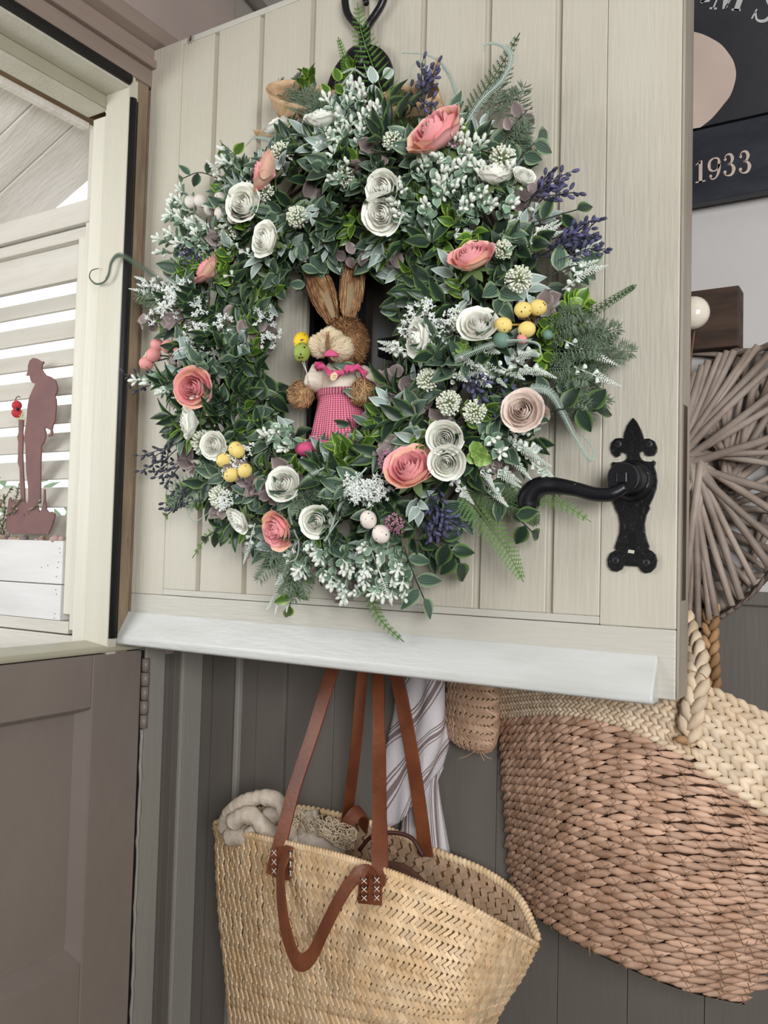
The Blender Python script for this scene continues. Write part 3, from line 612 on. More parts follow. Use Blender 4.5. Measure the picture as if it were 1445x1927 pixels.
# areas of pale filler: (px, py, spread px, count, kind)
AREAS = [(662,268,52,18,'box'),(640,305,42,7,'box'),(830,350,50,15,'box'),(895,385,50,13,'box'),(800,400,40,8,'box'),(880,330,40,5,'box'),(380,455,40,10,'box'),(370,415,30,5,'box'),(405,690,30,5,'box'),(690,1040,55,16,'box'),(620,1030,40,8,'box'),(760,1050,35,7,'box'),(560,830,30,6,'box'),(330,720,22,4,'box'),
 (395,470,30,5,'spike'),(300,555,22,3,'spike'),(350,560,30,8,'lace'),(330,575,30,5,'lace'),(420,590,30,4,'lace'),(395,640,20,4,'lace'),(490,600,18,2,'lace'),(845,620,32,9,'lace'),(810,600,25,4,'lace'),(470,870,24,7,'lace'),(455,920,20,4,'lace'),(710,905,32,11,'lace'),(700,930,22,5,'lace'),
 (900,690,40,8,'spike'),(950,680,35,5,'spike'),(850,690,25,4,'spike'),(430,680,25,4,'spike'),(1040,640,35,6,'feather'),(1080,660,35,8,'feather'),(1040,720,40,8,'feather'),(600,240,35,6,'feather'),(560,210,20,4,'feather'),(610,920,35,6,'feather'),(560,1040,30,7,'feather'),(540,1060,30,4,'spike'),(940,230,25,4,'feather'),
 (960,300,20,3,'feather'),(1060,470,30,6,'lav'),(1030,480,30,5,'lav'),(1000,400,25,4,'lav'),(790,200,18,4,'lav'),(905,745,18,4,'lav'),(870,710,16,3,'lav'),(810,950,24,6,'lav'),(380,520,25,3,'lav'),(330,850,22,4,'lavd'),(360,870,22,4,'lavd'),(350,930,22,3,'lavd'),(580,960,20,2,'lavd'),
 (1050,520,30,4,'spike'),(980,470,25,3,'spike'),(900,880,30,5,'spike'),(960,840,30,4,'spike'),(920,830,20,3,'box'),(370,900,25,3,'feather'),(330,560,25,4,'feather'),(500,640,14,2,'lace'),(660,340,30,2,'box'),(470,330,25,3,'box'),(1020,620,30,4,'limeb'),(1050,590,30,5,'limeb'),(1060,690,24,3,'limeb'),(380,520,26,6,'limeb'),(360,540,22,4,'limeb'),(450,510,22,3,'limeb'),(590,170,18,2,'limeb'),(660,150,14,2,'limeb')]
for (cx, cy, s_, k_, kind) in AREAS:
    for i in range(k_):
        a = R.uniform(0, 2*pi); r_ = s_*sqrt(R.random()); p, nn, rad_ = onring(cx+cos(a)*r_, cy+sin(a)*r_, -.012)
        d = (nn*.8+rad_*.5+rv(.6)).normalized(); d.y = min(d.y, -.25); d.normalize()
        if kind == 'box': g_box(p, d, nn, 5, R.uniform(.034, .05), .0142)
        elif kind == 'spike': g_spike(p, (nn*.4+rad_*.9+rv(.35)).normalized(), nn, R.uniform(.04, .06))
        elif kind == 'lace': g_lace(p+nn*.019, nn, .0155, 12)
        elif kind == 'feather': g_feather(p, (nn*.5+rad_*.9+rv(.3)).normalized(), nn, R.uniform(.04, .065))
        elif kind == 'lav': g_lav(p, (nn*.5+rad_*.8+rv(.4)).normalized(), nn, .042)
        elif kind == 'lavd': g_lav(p, (nn*.2+rad_*1+rv(.4)).normalized(), nn, .045, M_LAVD)
        elif kind == 'limeb': g_leafy(p, d, nn, L_LIME, .02, .0135, 5, .03, blunt=True)
NAMES = {'dark_green_leaf': 'dark_leaf_filler', 'sage_veined_leaf': 'sage_leaf_filler', 'lime_edged_leaf': 'lime_leaf_filler', 'mint_box_leaf': 'mint_leaf_filler', 'dusty_mauve_leaf': 'mauve_leaf_filler',
 'frosted_leaf': 'frosted_leaf_filler', 'white_flocked_plastic': 'white_bud_filler', 'white_lace_flower': 'lace_flower_filler', 'bright_fern_green': 'fern_filler', 'dark_fern_green': 'dark_fern_filler',
 'grey_green_feathery': 'feathery_filler', 'dark_wire_stem': 'stem_filler', 'green_stem': 'green_stem_filler', 'lavender_bud': 'lavender_filler', 'slate_blue_bud': 'slate_bud_filler', 'greenish_white_spike': 'spike_filler', 'mint_curled_frond': 'curl_filler', 'fresh_green_rosette_leaf': 'rosette_filler', 'cream_allium_stub': 'allium_filler'}
for k_, (mb, m) in FILL.items():
    if mb.v: mb.build(NAMES.get(k_, 'leaf_filler'), m, WR, kind='stuff')
FILL.clear()
# --- separate sprigs whose leaves are objects of their own
LEAFM = {}
def leaf_mesh(LM, kind):
    key = (LM.name, kind)
    if key not in LEAFM:
        mb = MB(); L, W, bl, cu = {'point': (1, .5, False, .25), 'broad': (1, .62, False, .2), 'round': (1, .92, True, .1), 'thin': (1, .34, False, .3)}[kind]
        mb.leaf(V(0, 0, 0), V(1, 0, 0), V(0, 0, 1), L, W, 4, 6, .3, cu, blunt=bl); LEAFM[key] = mb.mesh('leaf', LM)
    return LEAFM[key]
def place_leaf(parent, LM, kind, p, d, n, L):
    o = bpy.data.objects.new('leaf', leaf_mesh(LM, kind)); d = d.normalized(); n = (n-d*n.dot(d)); n = n.normalized() if n.length > 1e-5 else d.orthogonal().normalized(); w = n.cross(d)
    link(o, parent); o.matrix_basis = Matrix(((d.x*L, w.x*L, n.x*L, p.x), (d.y*L, w.y*L, n.y*L, p.y), (d.z*L, w.z*L, n.z*L, p.z), (0, 0, 0, 1))); return o
nleaf = 0
def sprig(path, LM, kind='point', L=.028, k=6, dep=(.09, .05), start=.2, name='leafy_sprig', face=.4, tip=True):
    """path in picture points run from inside the wreath to the tip; depths in front of the door along it"""
    global nleaf
    n_ = len(path); pts = [at(x, y, -(dep[0]+(dep[1]-dep[0])*i/(n_-1))) for i, (x, y) in enumerate(path)]
    P = spline(pts, 6); mb = MB().tube(P, .0008, 5); st = mb.build(name, M_STEM, WR); N_ = len(P)
    for i in range(k):
        t = start+(1-start)*i/(k-1); j = min(int(t*(N_-1)), N_-2); q = P[j].lerp(P[j+1], t*(N_-1)-j) ; d = (P[j+1]-P[j]).normalized()
        view = (CAM-q).normalized(); sd = d.cross(view).normalized()*(1 if i % 2 else -1)
        dd = d*.55+sd*.9+rv(.15) if (i < k-1 or not tip) else d+rv(.1)
        place_leaf(st, LM, kind, q, dd, view+rv(face), L*R.uniform(.85, 1.15)); nleaf += 1
    return st
R = random.Random(11)
SPR = [ # outliers, as seen around the rim
 ([(470,330),(440,290),(420,272)], L_LIME, 'point', .026, 4), ([(440,350),(380,325),(345,335)], L_SAGE, 'point', .024, 5),
 ([(360,600),(330,600),(300,575)], L_LIME, 'point', .028, 4), ([(400,660),(350,650),(310,620)], L_LIME, 'point', .028, 5),
 ([(400,900),(350,925),(315,945)], L_LIME, 'point', .022, 4), ([(400,930),(340,950),(315,968)], L_LIME, 'point', .026, 3),
 ([(600,1010),(562,1075),(545,1140)], L_LIME, 'point', .031, 7), ([(640,1010),(620,1060),(610,1085)], L_DARK, 'point', .024, 5),
 ([(760,1030),(778,1080),(797,1125)], L_SAGE, 'point', .034, 5), ([(820,1000),(845,1030),(862,1060)], L_DARK, 'broad', .03, 5),
 ([(960,960),(985,985),(1000,1000)], L_DARK, 'broad', .027, 3), ([(1040,770),(1090,770),(1120,772)], L_DARK, 'broad', .032, 4),
 ([(1020,760),(1050,720),(1090,745)], L_SAGE, 'broad', .026, 4), ([(1000,420),(1050,405),(1085,395)], L_DARK, 'point', .032, 3),
 ([(1030,520),(1080,500),(1100,508)], L_SAGE, 'broad', .03, 4), ([(960,320),(990,285),(1012,262)], L_SAGE, 'broad', .028, 5),
 ([(950,260),(975,225),(990,210)], L_EUC, 'broad', .022, 5), ([(610,190),(630,160),(645,150)], L_LIME, 'broad', .022, 4),
 ([(680,200),(690,170),(720,145)], L_PALE, 'broad', .026, 4), ([(480,760),(510,745),(525,735)], L_DARK, 'broad', .034, 5),
 ([(470,720),(500,770),(520,790)], L_SAGE, 'point', .030, 5), ([(500,550),(520,540),(535,535)], L_SAGE, 'broad', .026, 4),
 ([(560,500),(590,480),(640,480)], L_SAGE, 'broad', .032, 5), ([(560,480),(575,530),(568,545)], L_SAGE, 'point', .026, 3),
 ([(700,470),(660,480),(650,490)], L_EUC, 'broad', .022, 5), ([(770,480),(735,470),(700,460)], L_EUC, 'round', .022, 7),
 ([(800,560),(760,570),(748,590)], L_SAGE, 'broad', .030, 5), ([(700,840),(690,740),(655,640)], L_SAGE, 'thin', .036, 7),
 ([(690,860),(660,800),(640,755)], L_DARK, 'thin', .030, 6), ([(800,740),(750,745),(700,740)], L_EUC, 'round', .024, 9),
 ([(780,700),(740,715),(715,730)], L_EUC, 'round', .022, 8), ([(690,880),(660,830),(630,800)], L_EUC, 'round', .020, 9),
 ([(760,800),(720,790),(690,800)], L_EUC, 'round', .020, 7), ([(410,330),(440,345),(470,335)], L_EUC, 'round', .026, 7),
 ([(440,640),(480,625),(500,640)], L_EUC, 'round', .024, 7), ([(410,590),(440,610),(470,612)], L_EUC, 'round', .024, 6),
 ([(560,370),(590,375),(605,390)], L_EUC, 'round', .024, 5), ([(430,800),(470,800),(500,790)], L_EUC, 'round', .022, 6),
 ([(650,1040),(640,1080),(640,1115)], L_EUC, 'round', .018, 7), ([(300,610),(285,605),(268,610)], L_EUC, 'round', .015, 5),
 ([(640,300),(600,290),(560,320)], L_DARK, 'broad', .030, 5), ([(700,300),(730,310),(760,300)], L_SAGE, 'broad', .034, 5),
 ([(620,330),(660,330),(700,345)], L_SAGE, 'broad', .030, 6), ([(760,270),(800,310),(790,340)], L_SAGE, 'broad', .028, 4),
 ([(480,420),(520,400),(550,400)], L_SAGE, 'broad', .026, 5), ([(520,470),(490,500),(460,490)], L_DARK, 'broad', .032, 5),
 ([(420,500),(440,545),(480,530)], L_LIME, 'broad', .032, 4), ([(840,500),(800,500),(780,530)], L_SAGE, 'broad', .034, 5),
 ([(830,540),(860,560),(900,545)], L_SAGE, 'broad', .030, 5), ([(930,450),(960,480),(960,500)], L_SAGE, 'broad', .028, 4),
 ([(800,850),(830,780),(845,740)], L_PALE, 'broad', .026, 5), ([(760,850),(800,840),(830,860)], L_PALE, 'broad', .030, 4),
 ([(900,920),(940,940),(965,960)], L_SAGE, 'broad', .028, 4), ([(720,1000),(740,980),(700,960)], L_DARK, 'broad', .028, 4),
 ([(560,930),(600,900),(640,890)], L_SAGE, 'broad', .028, 5), ([(440,950),(430,980),(390,1010)], L_DARK, 'point', .028, 6),
 ([(470,980),(500,940),(490,910)], L_SAGE, 'broad', .028, 4), ([(640,970),(600,1000),(570,1010)], L_DARK, 'broad', .028, 4),
 ([(380,760),(350,790),(320,790)], L_MINT, 'broad', .018, 5), ([(960,770),(1000,820),(1030,830)], L_DARK, 'broad', .03, 4),
]
for s_ in SPR:
    if nleaf > 290: break
    st = sprig(*s_)
# --- roses
R = random.Random(31)
def petal_patch(mb, Rr, H, hw, lip, a0, nu=6, nv=6):
    vs = []; uvs = []
    for j in range(nv+1):
        v = j/nv
        for i in range(nu+1):
            u = i/nu*2-1; r_ = Rr*(.30+.70*sin(v*pi*.66)**.8+lip*max(0, v-.72)**2*9); h = H*(v*(1-.24*abs(u)**3))+.05*H*sin(u*6+a0)*v
            if v > .8: r_ += Rr*.03*sin(u*9+a0*3)
            a = a0+u*hw*(.55+.45*sin(v*pi*.75)); vs.append(V(cos(a)*r_, sin(a)*r_, h-H*.35)); uvs.append((i/nu, v))
    q = nu+1; mb.add(vs, [(j*q+i, j*q+i+1, (j+1)*q+i+1, (j+1)*q+i) for j in range(nv) for i in range(nu)], uvs)
def frame(n, p, s, spin=0):
    n = n.normalized(); a = n.orthogonal().normalized(); b = n.cross(a); a2 = a*cos(spin)+b*sin(spin); b2 = n.cross(a2)
    return Matrix(((a2.x*s, b2.x*s, n.x*s, p.x), (a2.y*s, b2.y*s, n.y*s, p.y), (a2.z*s, b2.z*s, n.z*s, p.z), (0, 0, 0, 1)))
CORE = {}; PET = {}
def rose(x, y, rpx, m, m2=None, n=None, heart=None, off=.021, full=True, name='rose', label=None):
    p, nn, rad_ = onring(x, y, off); dist = (p-CAM).length; s = rpx*dist/FOC*1.16
    n = (Vector(n) if n else (nn+(CAM-p).normalized()*.5+rv(.15))).normalized()
    if m.name not in CORE:
        mb = MB()
        for Rr, H, cnt, hw, lip in ((.12, 1.12, 2, 1.9, 0), (.23, 1.1, 3, 1.35, .0), (.34, 1.06, 3, 1.3, .02), (.46, 1.0, 3, 1.25, .05), (.6, .92, 4, 1.1, .1)):
            for c_ in range(cnt): petal_patch(mb, Rr, H, hw, lip, c_*2*pi/cnt+Rr*7)
        CORE[m.name] = mb.mesh('rose', m)
        pm = []
        for mm in (m, m2 or m):
            for Rr, H, hw, lip in ((.78, .82, .98, .22), (.93, .66, .88, .36)):
                mb = MB(); petal_patch(mb, Rr, H, hw, lip, 0); pm.append(mb.mesh('petal', mm))
        PET[m.name] = pm
    o = bpy.data.objects.new(name, CORE[m.name]); link(o, WR); o.matrix_basis = frame(n, p, s, R.uniform(0, 6))
    if label: o['label'] = label
    for k_ in range(9 if full else 5):
        if k_ < 4: me = PET[m.name][0 if k_ % 2 else 2]; a = k_*pi/2+.3
        else: me = PET[m.name][1 if k_ % 2 else 3]; a = (k_-4)*2*pi/5
        q = bpy.data.objects.new('petal', me); link(q, o); q.matrix_basis = Matrix.Rotation(a, 4, 'Z') @ Matrix.Rotation(R.uniform(-.06, .06), 4, 'X') @ Matrix.Scale(R.uniform(.95, 1.06), 4)
    if heart:
        mb = MB(); mb.ball(V(0, 0, .3), .16, 8, 6); h = mb.build('rose_heart', heart, o)
    mb = MB()
    for k_ in range(5):
        a = k_*2*pi/5; mb.leaf(V(0, 0, -.36), V(cos(a), sin(a), -.15), V(cos(a)*.2, sin(a)*.2, -1), .95, .42, 2, 4, .2, -.2)
    mb.build('calyx', M_CALYX, o)
PK = [(828,257,44,(-.25,-.9,.55)),(505,325,30,(-.75,-.75,.35)),(888,492,34,(.1,-.8,.75)),(368,730,31,None),(775,888,40,(.1,-.8,.5)),(528,995,31,(-.2,-.9,-.3)),(393,512,24,(-.5,-.7,.5))]
for i, (x, y, r_, n) in enumerate(PK): rose(x, y, r_, M_ROSEP, M_ROSEPT, n, name='pink_rose', label='pink silk rose with peach-edged petals')
WH = [(608,230,25,(.2,-.6,.9)),(524,242,19,(-.3,-.5,.8)),(724,355,26,None),(724,402,30,None),(505,453,26,(-.2,-1,0)),(463,386,27,None),(983,336,17,(.7,-.6,.5)),(795,637,30,(-.6,-.8,0)),(900,618,31,(.3,-.8,.4)),(362,795,26,(-.6,-.8,-.1)),(838,823,28,None),(841,868,28,None),(537,912,27,None),(598,980,26,None),(452,975,22,(-.3,-.8,-.6)),(930,335,27,(.3,-.5,.8)),(405,838,22,None)]
for x, y, r_, n in WH: rose(x, y, r_, M_ROSEW, None, n, name='white_rose', label='ivory white silk rose')
rose(985, 776, 32, M_ROSEC, None, (.15, -1, .1), M_ROSEH, name='ranunculus', label='blush cream ranunculus with a wine-red heart')
rose(1014, 782, 19, M_ROSEC, None, (.7, -.8, 0), None, full=False, off=-.004, name='ranunculus', label='small blush cream bud')
# --- alliums
def allium(x, y, rpx, off=.008, m=None):
    p, nn, rad_ = onring(x, y, off); s = rpx*(p-CAM).length/FOC; mb = MB()
    for i in range(150):
        h = 1-2*(i+.5)/150; a = i*2.39996; o = V(sqrt(1-h*h)*cos(a), sqrt(1-h*h)*sin(a), h)
        if o.dot(nn) < -.35: continue
        o = (o+rv(.12)).normalized(); l_ = s*R.uniform(.85, 1.08)
        mb.tube([p+o*s*.3, p+o*l_*.8, p+o*l_], [.0005, .0008, .0015], 5)
    o_ = mb.build('allium', m or M_ALL, WR, label='cream pincushion flower head')
    mb = MB(); mb.ball(p, s*.42, 10, 8); mb.build('flower_core', M_ALLC, o_)
for a in ((532,291,22),(470,372,27),(427,437,21),(740,265,19),(945,300,25),(976,526,25),(845,758,24),(893,775,23),(383,832,24),(417,936,24),(560,408,20),(652,332,19),(876,606,25),(497,362,19),(946,470,18),(806,715,22),(285,675,14),(745,668,0)): 
    if a[2]: allium(*a)
# --- eggs and berries
def eggs(name, lst, m, lab, off=.02, sz=1.12, stems=None):
    cs = []
    for x, y, r_ in lst:
        p, nn, rad_ = onring(x, y, off); s = r_*(p-CAM).length/FOC; mb = MB(); mb.ball(p, s, 18, 12, (rad_+rv(.4)), sz); o = mb.build(name, m, WR, label=lab); cs.append(p)
    c = sum(cs, V(0, 0, 0))/len(cs)+V(0, .02, 0); mb = MB()
    for p in cs: mb.tube([c+V(0, .008, 0), c.lerp(p, .5)+V(0, .004, 0), p], .0013, 5)
    mb.build('berry_stem', stems or M_STEM, WR)
M_GOLD = mat('golden_twig', (176, 136, 64), .6)
eggs('speckled_egg', [(984,583,15),(1012,579,15),(947,612,15),(991,620,15)], M_EGGY, 'pale yellow speckled egg', stems=M_GOLD)
eggs('speckled_egg', [(443,845,13),(421,866,13),(461,886,13),(435,894,13),(449,850,12)], M_EGGY, 'pale yellow speckled egg', stems=M_GOLD)
eggs('speckled_egg', [(693,978,16),(717,1005,17)], M_EGGW, 'white speckled egg', stems=M_WHITE)
eggs('pink_berry', [(317,653,12.5),(296,649,11.5),(289,668,13),(275,684,12),(330,664,10)], M_BERP, 'dusty pink speckled berry')
eggs('white_berry', [(378,378,12),(359,380,11),(415,374,11),(416,402,12),(396,394,11),(438,410,10)], M_BERW, 'white speckled berry', stems=M_WHITE)
eggs('speckled_egg', [(943,640,15),(1030,630,9)], M_EGGT, 'muted green egg'); eggs('pink_berry', [(982,638,9)], M_BERP, 'tiny pink berry')
# --- sedum heads
for x, y, r_ in ((838,216,21),(857,264,20),(730,868,22),(745,985,22)):
    p, nn, rad_ = onring(x, y, .012); s = r_*(p-CAM).length/FOC; mb = MB()
    for i in range(150):
        h = R.uniform(0, 1); a = i*2.4; t1 = nn.orthogonal().normalized(); t2 = nn.cross(t1); rr_ = sqrt(R.random())
        q = p+(t1*cos(a)+t2*sin(a))*s*rr_+nn*(s*.5*(1-rr_*rr_)+R.uniform(0, .001)); mb.ball(q, .0011, 6, 4)
    o_ = mb.build('sedum_head', M_SED, WR, label='mauve pink beaded flower head')
    mb = MB()
    for i in range(16): a = i*.39; mb.tube([p-nn*.016, p+(t1*cos(a)+t2*sin(a))*s*.85], .0005, 4, False)
    mb.build('flower_stalk', M_STEMG, o_)
# --- rosettes
for x, y, r_ in ((900,856,30),(873,658,26),(770,160+0,0)):
    if not r_: continue
    p, nn, rad_ = onring(x, y, .01); s = r_*(p-CAM).length/FOC; st = MB().tube([p-nn*.03, p], .0012, 5).build('green_rosette', M_STEMG, WR)
    for i in range(8):
        a = i*2.4; t1 = nn.orthogonal().normalized(); t2 = nn.cross(t1); o = t1*cos(a)+t2*sin(a); k_ = i/8
        place_leaf(st, L_SUCC, 'round', p+nn*(.006*(1-k_)), o+nn*(.9-.8*k_), nn-o*.6, s*(.55+.5*k_))
# --- long curled fronds, ferns and rim sprays, each a part
def pp(lst, d0, d1): return [at(x, y, -(d0+(d1-d0)*i/(len(lst)-1))) for i, (x, y) in enumerate(lst)]
def part_curl(lst, d0, d1, m, comb=.006, sb=1, r0=.0011, label=None):
    mb = MB(); g_curl(pp(lst, d0, d1), m, r0, comb, sb, mb); mb.build('curled_frond', m, WR)
M_CURLD = mat('dark_curled_frond', (84, 100, 84), .6, island=.15)
part_curl([(320,545),(290,520),(255,495),(225,480),(210,492),(205,515),(195,530),(180,533),(169,522),(172,510),(186,505)], .06, .05, M_CURLD, .009, -1)
part_curl([(870,235),(862,190),(850,150),(830,120),(800,103),(757,100)], .07, .05, M_CURL, .006, 1)
part_curl([(872,240),(905,190),(945,150),(962,110),(950,88),(928,80),(911,84),(910,96)], .07, .06, M_CURL, .010, -1)
part_curl([(985,730),(1030,735),(1055,770),(1078,815),(1105,858),(1115,862),(1113,840),(1096,820)], .09, .06, M_CURL, .008, 1)
part_curl([(690,880),(655,920),(635,960),(617,1010),(612,1015),(640,975)], .115, .13, M_CURL, .006, 1)
part_curl([(610,880),(570,905),(545,950),(550,990),(562,1020),(558,1050),(545,1058)], .115, .11, M_CURL, .005, 1)
part_curl([(830,690),(870,670),(920,650),(960,640),(1010,645),(1018,665)], .12, .12, M_CURL, .009, 1)
part_curl([(545,300),(510,265),(480,260),(462,275)], .08, .05, M_CURL, .009, 1)
part_curl([(600,225),(625,185),(650,150),(670,125)], .07, .05, M_CURL, .008, 1)
part_curl([(640,140),(665,130),(690,145),(685,120)], .05, .05, M_CURL, .002, 1)
part_curl([(800,200),(805,150),(790,115),(775,130),(772,160)], .05, .05, M_CURL, .003, 1)
part_curl([(390,830),(385,900),(350,940),(365,980),(400,960)], .08, .08, M_CURL, .005, 1)
def part_fern(lst, d0, d1, w0, m=M_FERN, n=V(.4, -1, .1)):
    mb = MB(); g_fern(pp(lst, d0, d1), n, w0, m, mb); mb.build('fern_frond', m, WR)
part_fern([(760,260),(730,200),(700,120),(680,60),(672,5)], .07, .03, .034)
part_fern([(870,230),(905,180),(945,120),(978,62)], .06, .04, .017, M_FERND)
part_fern([(655,170),(650,120),(636,70)], .05, .03, .010)
part_fern([(1050,610),(1110,590),(1160,560),(1198,536)], .06, .05, .008, M_FERND)
part_fern([(860,900),(900,960),(950,1030),(985,1095)], .08, .05, .028)
part_fern([(900,890),(970,930),(1050,945),(1112,982)], .07, .03, .018)
part_fern([(880,880),(930,930),(990,960),(1010,990)], .08, .05, .026, M_FERND)
part_fern([(690,1040),(695,1110),(715,1165),(760,1208)], .06, .02, .014)
part_fern([(690,1040),(730,1080),(760,1118)], .07, .03, .010)
part_fern([(480,1000),(440,1010),(400,1000),(362,1050)], .07, .03, .016)
part_fern([(560,1000),(535,1010),(530,1055)], .06, .03, .014)
part_fern([(420,900),(370,900),(308,918)], .07, .04, .018, M_FEATH)
part_fern([(1040,470),(1085,460),(1125,452)], .06, .04, .012, M_FERND)
part_fern([(350,560),(330,545),(300,548)], .07, .05, .014)
part_fern([(790,260),(770,220),(745,160)], .07, .04, .03, M_FERND)
def spray(lst, d0, d1, m=M_WHITE, bells=6, k=1):
    """white bell spray with toothed tip"""
    P = pp(lst, d0, d1); d = (P[-1]-P[0]); ln = d.length; FILL.clear()
    g_spike(P[0], d.normalized(), V(.2, -1, .1), ln, m, bells); mbs = FILL[m.name][0]; mbs.build('bell_spray', m, WR); FILL.clear()
for a in ([(1060,640),(1168,690)],[(1080,690),(1170,728)],[(1000,870),(1045,902)],[(940,870),(978,935)],[(850,900),(892,950)],[(975,840),(1033,848)],[(960,815),(1018,806)],[(770,660),(710,642)],[(780,668),(712,655)],[(950,420),(1018,395)],[(960,330),(975,190)],[(330,560),(242,543)],[(425,345),(388,300)],[(430,470),(372,440)],[(440,520),(372,508)],[(480,985),(458,1062)],[(565,1000),(530,1080)],[(640,1090),(650,1140)],[(700,1040),(738,1140)],[(850,440),(908,440)],[(1010,400),(1000,380)],[(1000,600),(1060,565)],[(860,600),(812,640)],[(820,430),(770,470)],[(470,480),(400,440)],[(1080,520),(1100,480)],[(1060,490),(1090,500)],[(930,770),(955,760)],[(545,1040),(520,1120)]): spray(a, (.105 if 400 < a[0][1] < 900 else .085) if a[0][0] < 930 else .07, .075 if a[0][0] < 930 else .05)
def lavspray(lst, d0, d1, m): 
    P = pp(lst, d0, d1); d = P[-1]-P[0]; FILL.clear(); g_lav(P[0], d.normalized(), V(.2, -1, .1), d.length, m)
    a = MB(); m2 = FILL[m.name][0]; o = m2.build('lavender_sprig', m, WR)
    if M_LAVD.name in FILL and m is not M_LAVD: FILL[M_LAVD.name][0].build('stalk', M_LAVD, o)
    FILL.clear()
for a, m in (([(1010,360),(1068,325)], M_LAV), ([(1020,370),(1082,362)], M_LAV), ([(1040,470),(1085,440)], M_LAV), ([(1050,490),(1108,468)], M_LAV), ([(1000,370),(1040,350)], M_LAV), ([(800,230),(795,155)], M_LAVD), ([(795,230),(772,170)], M_LAVD), ([(810,240),(812,190)], M_LAV), ([(320,545),(268,540)], M_LAVD), ([(300,710),(235,705)], M_LAVD), ([(300,720),(250,735)], M_LAVD), ([(340,830),(285,862)], M_LAVD), ([(330,800),(300,870)], M_LAVD), ([(380,920),(320,925)], M_LAVD), ([(380,940),(330,950)], M_LAVD), ([(800,920),(830,990)], M_LAV), ([(810,930),(815,1010)], M_LAV), ([(890,720),(910,770)], M_LAV), ([(960,450),(1000,470)], M_LAV), ([(590,950),(580,1000)], M_LAVD), ([(820,900),(830,945)], M_LAV)): lavspray(a, .095, .07, m)
# --- ribbon bow behind the top
def ribbon(lst, dep, wpx, label=None, parent=WR, name='ribbon'):
    P = spline([at(x, y, -d) for (x, y), d in zip(lst, dep)], 6); mb = MB(); w_ = wpx*1.12/FOC
    mb.strap(P, V(.12, -.85, .5), w_, .0009); return mb.build(name, M_RIB, parent, label='tan woven ribbon loop of the bow')
ribbon([(690,200),(620,188),(560,172),(520,178),(512,195),(545,212),(610,225),(690,230)], [.03,.025,.03,.035,.055,.06,.06,.06], 50)
ribbon([(700,205),(760,185),(805,172),(830,185),(828,200),(790,215),(730,225)], [.03,.03,.03,.04,.05,.055,.055], 46)
ribbon([(720,220),(790,190),(812,150),(826,112)], [.05,.05,.045,.04], 16)
ribbon([(600,240),(520,250),(480,252)], [.04,.02,.012], 18)

# ---------------------------------------------------------------- iron hanger behind the wreath
HG = thing('iron_hanger', at(660, 60, -.004), 'black wrought-iron hanger above the wreath with looped bars and a ring', 'hanger')
MB().tube(spline([at(x, y, -.012) for x, y in ((690,-30),(662,-25),(650,-5),(650,10),(655,28),(668,45),(680,60),(683,88))], 6), .0052, 10).build('looped_bar', M_BLACKS, HG)
MB().tube(spline([at(x, y, -.012) for x, y in ((690,-30),(712,-25),(722,-8),(718,8),(706,28),(692,48),(689,62),(688,88))], 6), .0052, 10).build('looped_bar', M_BLACKS, HG)
mb = MB(); mb.ball(at(668, 112, -.012), .019, 14, 10, V(0, -1, 0), .5); mb.tube([at(686, 56, -.012), at(686, 110, -.010)], .0085, 10); mb.build('shank', M_BLACKS, HG)
c = at(676, 165, -.006); pts = [c+V(cos(a)*.047, 0, sin(a)*.051) for a in [i*2*pi/40 for i in range(41)]]
mb = MB(); mb.strap(pts, [(p-c).normalized() for p in pts], .013, .006); mb.build('ring', M_BLACKS, HG)
mb = MB(); mb.prism([at(x, y, -.004) for x, y in ((684,100),(700,96),(722,108),(735,130),(738,160),(720,200),(690,210),(670,190),(668,140))], V(0, -.006, 0)); mb.build('flat_scroll', M_BLACKS, HG, smooth=False, bevel=.001)
mb = MB(); mb.tube([at(687, -12, 0), at(687, -2, -.012), at(689, 6, -.02)], .004, 8); mb.build('nail', M_BLACKS, HG)
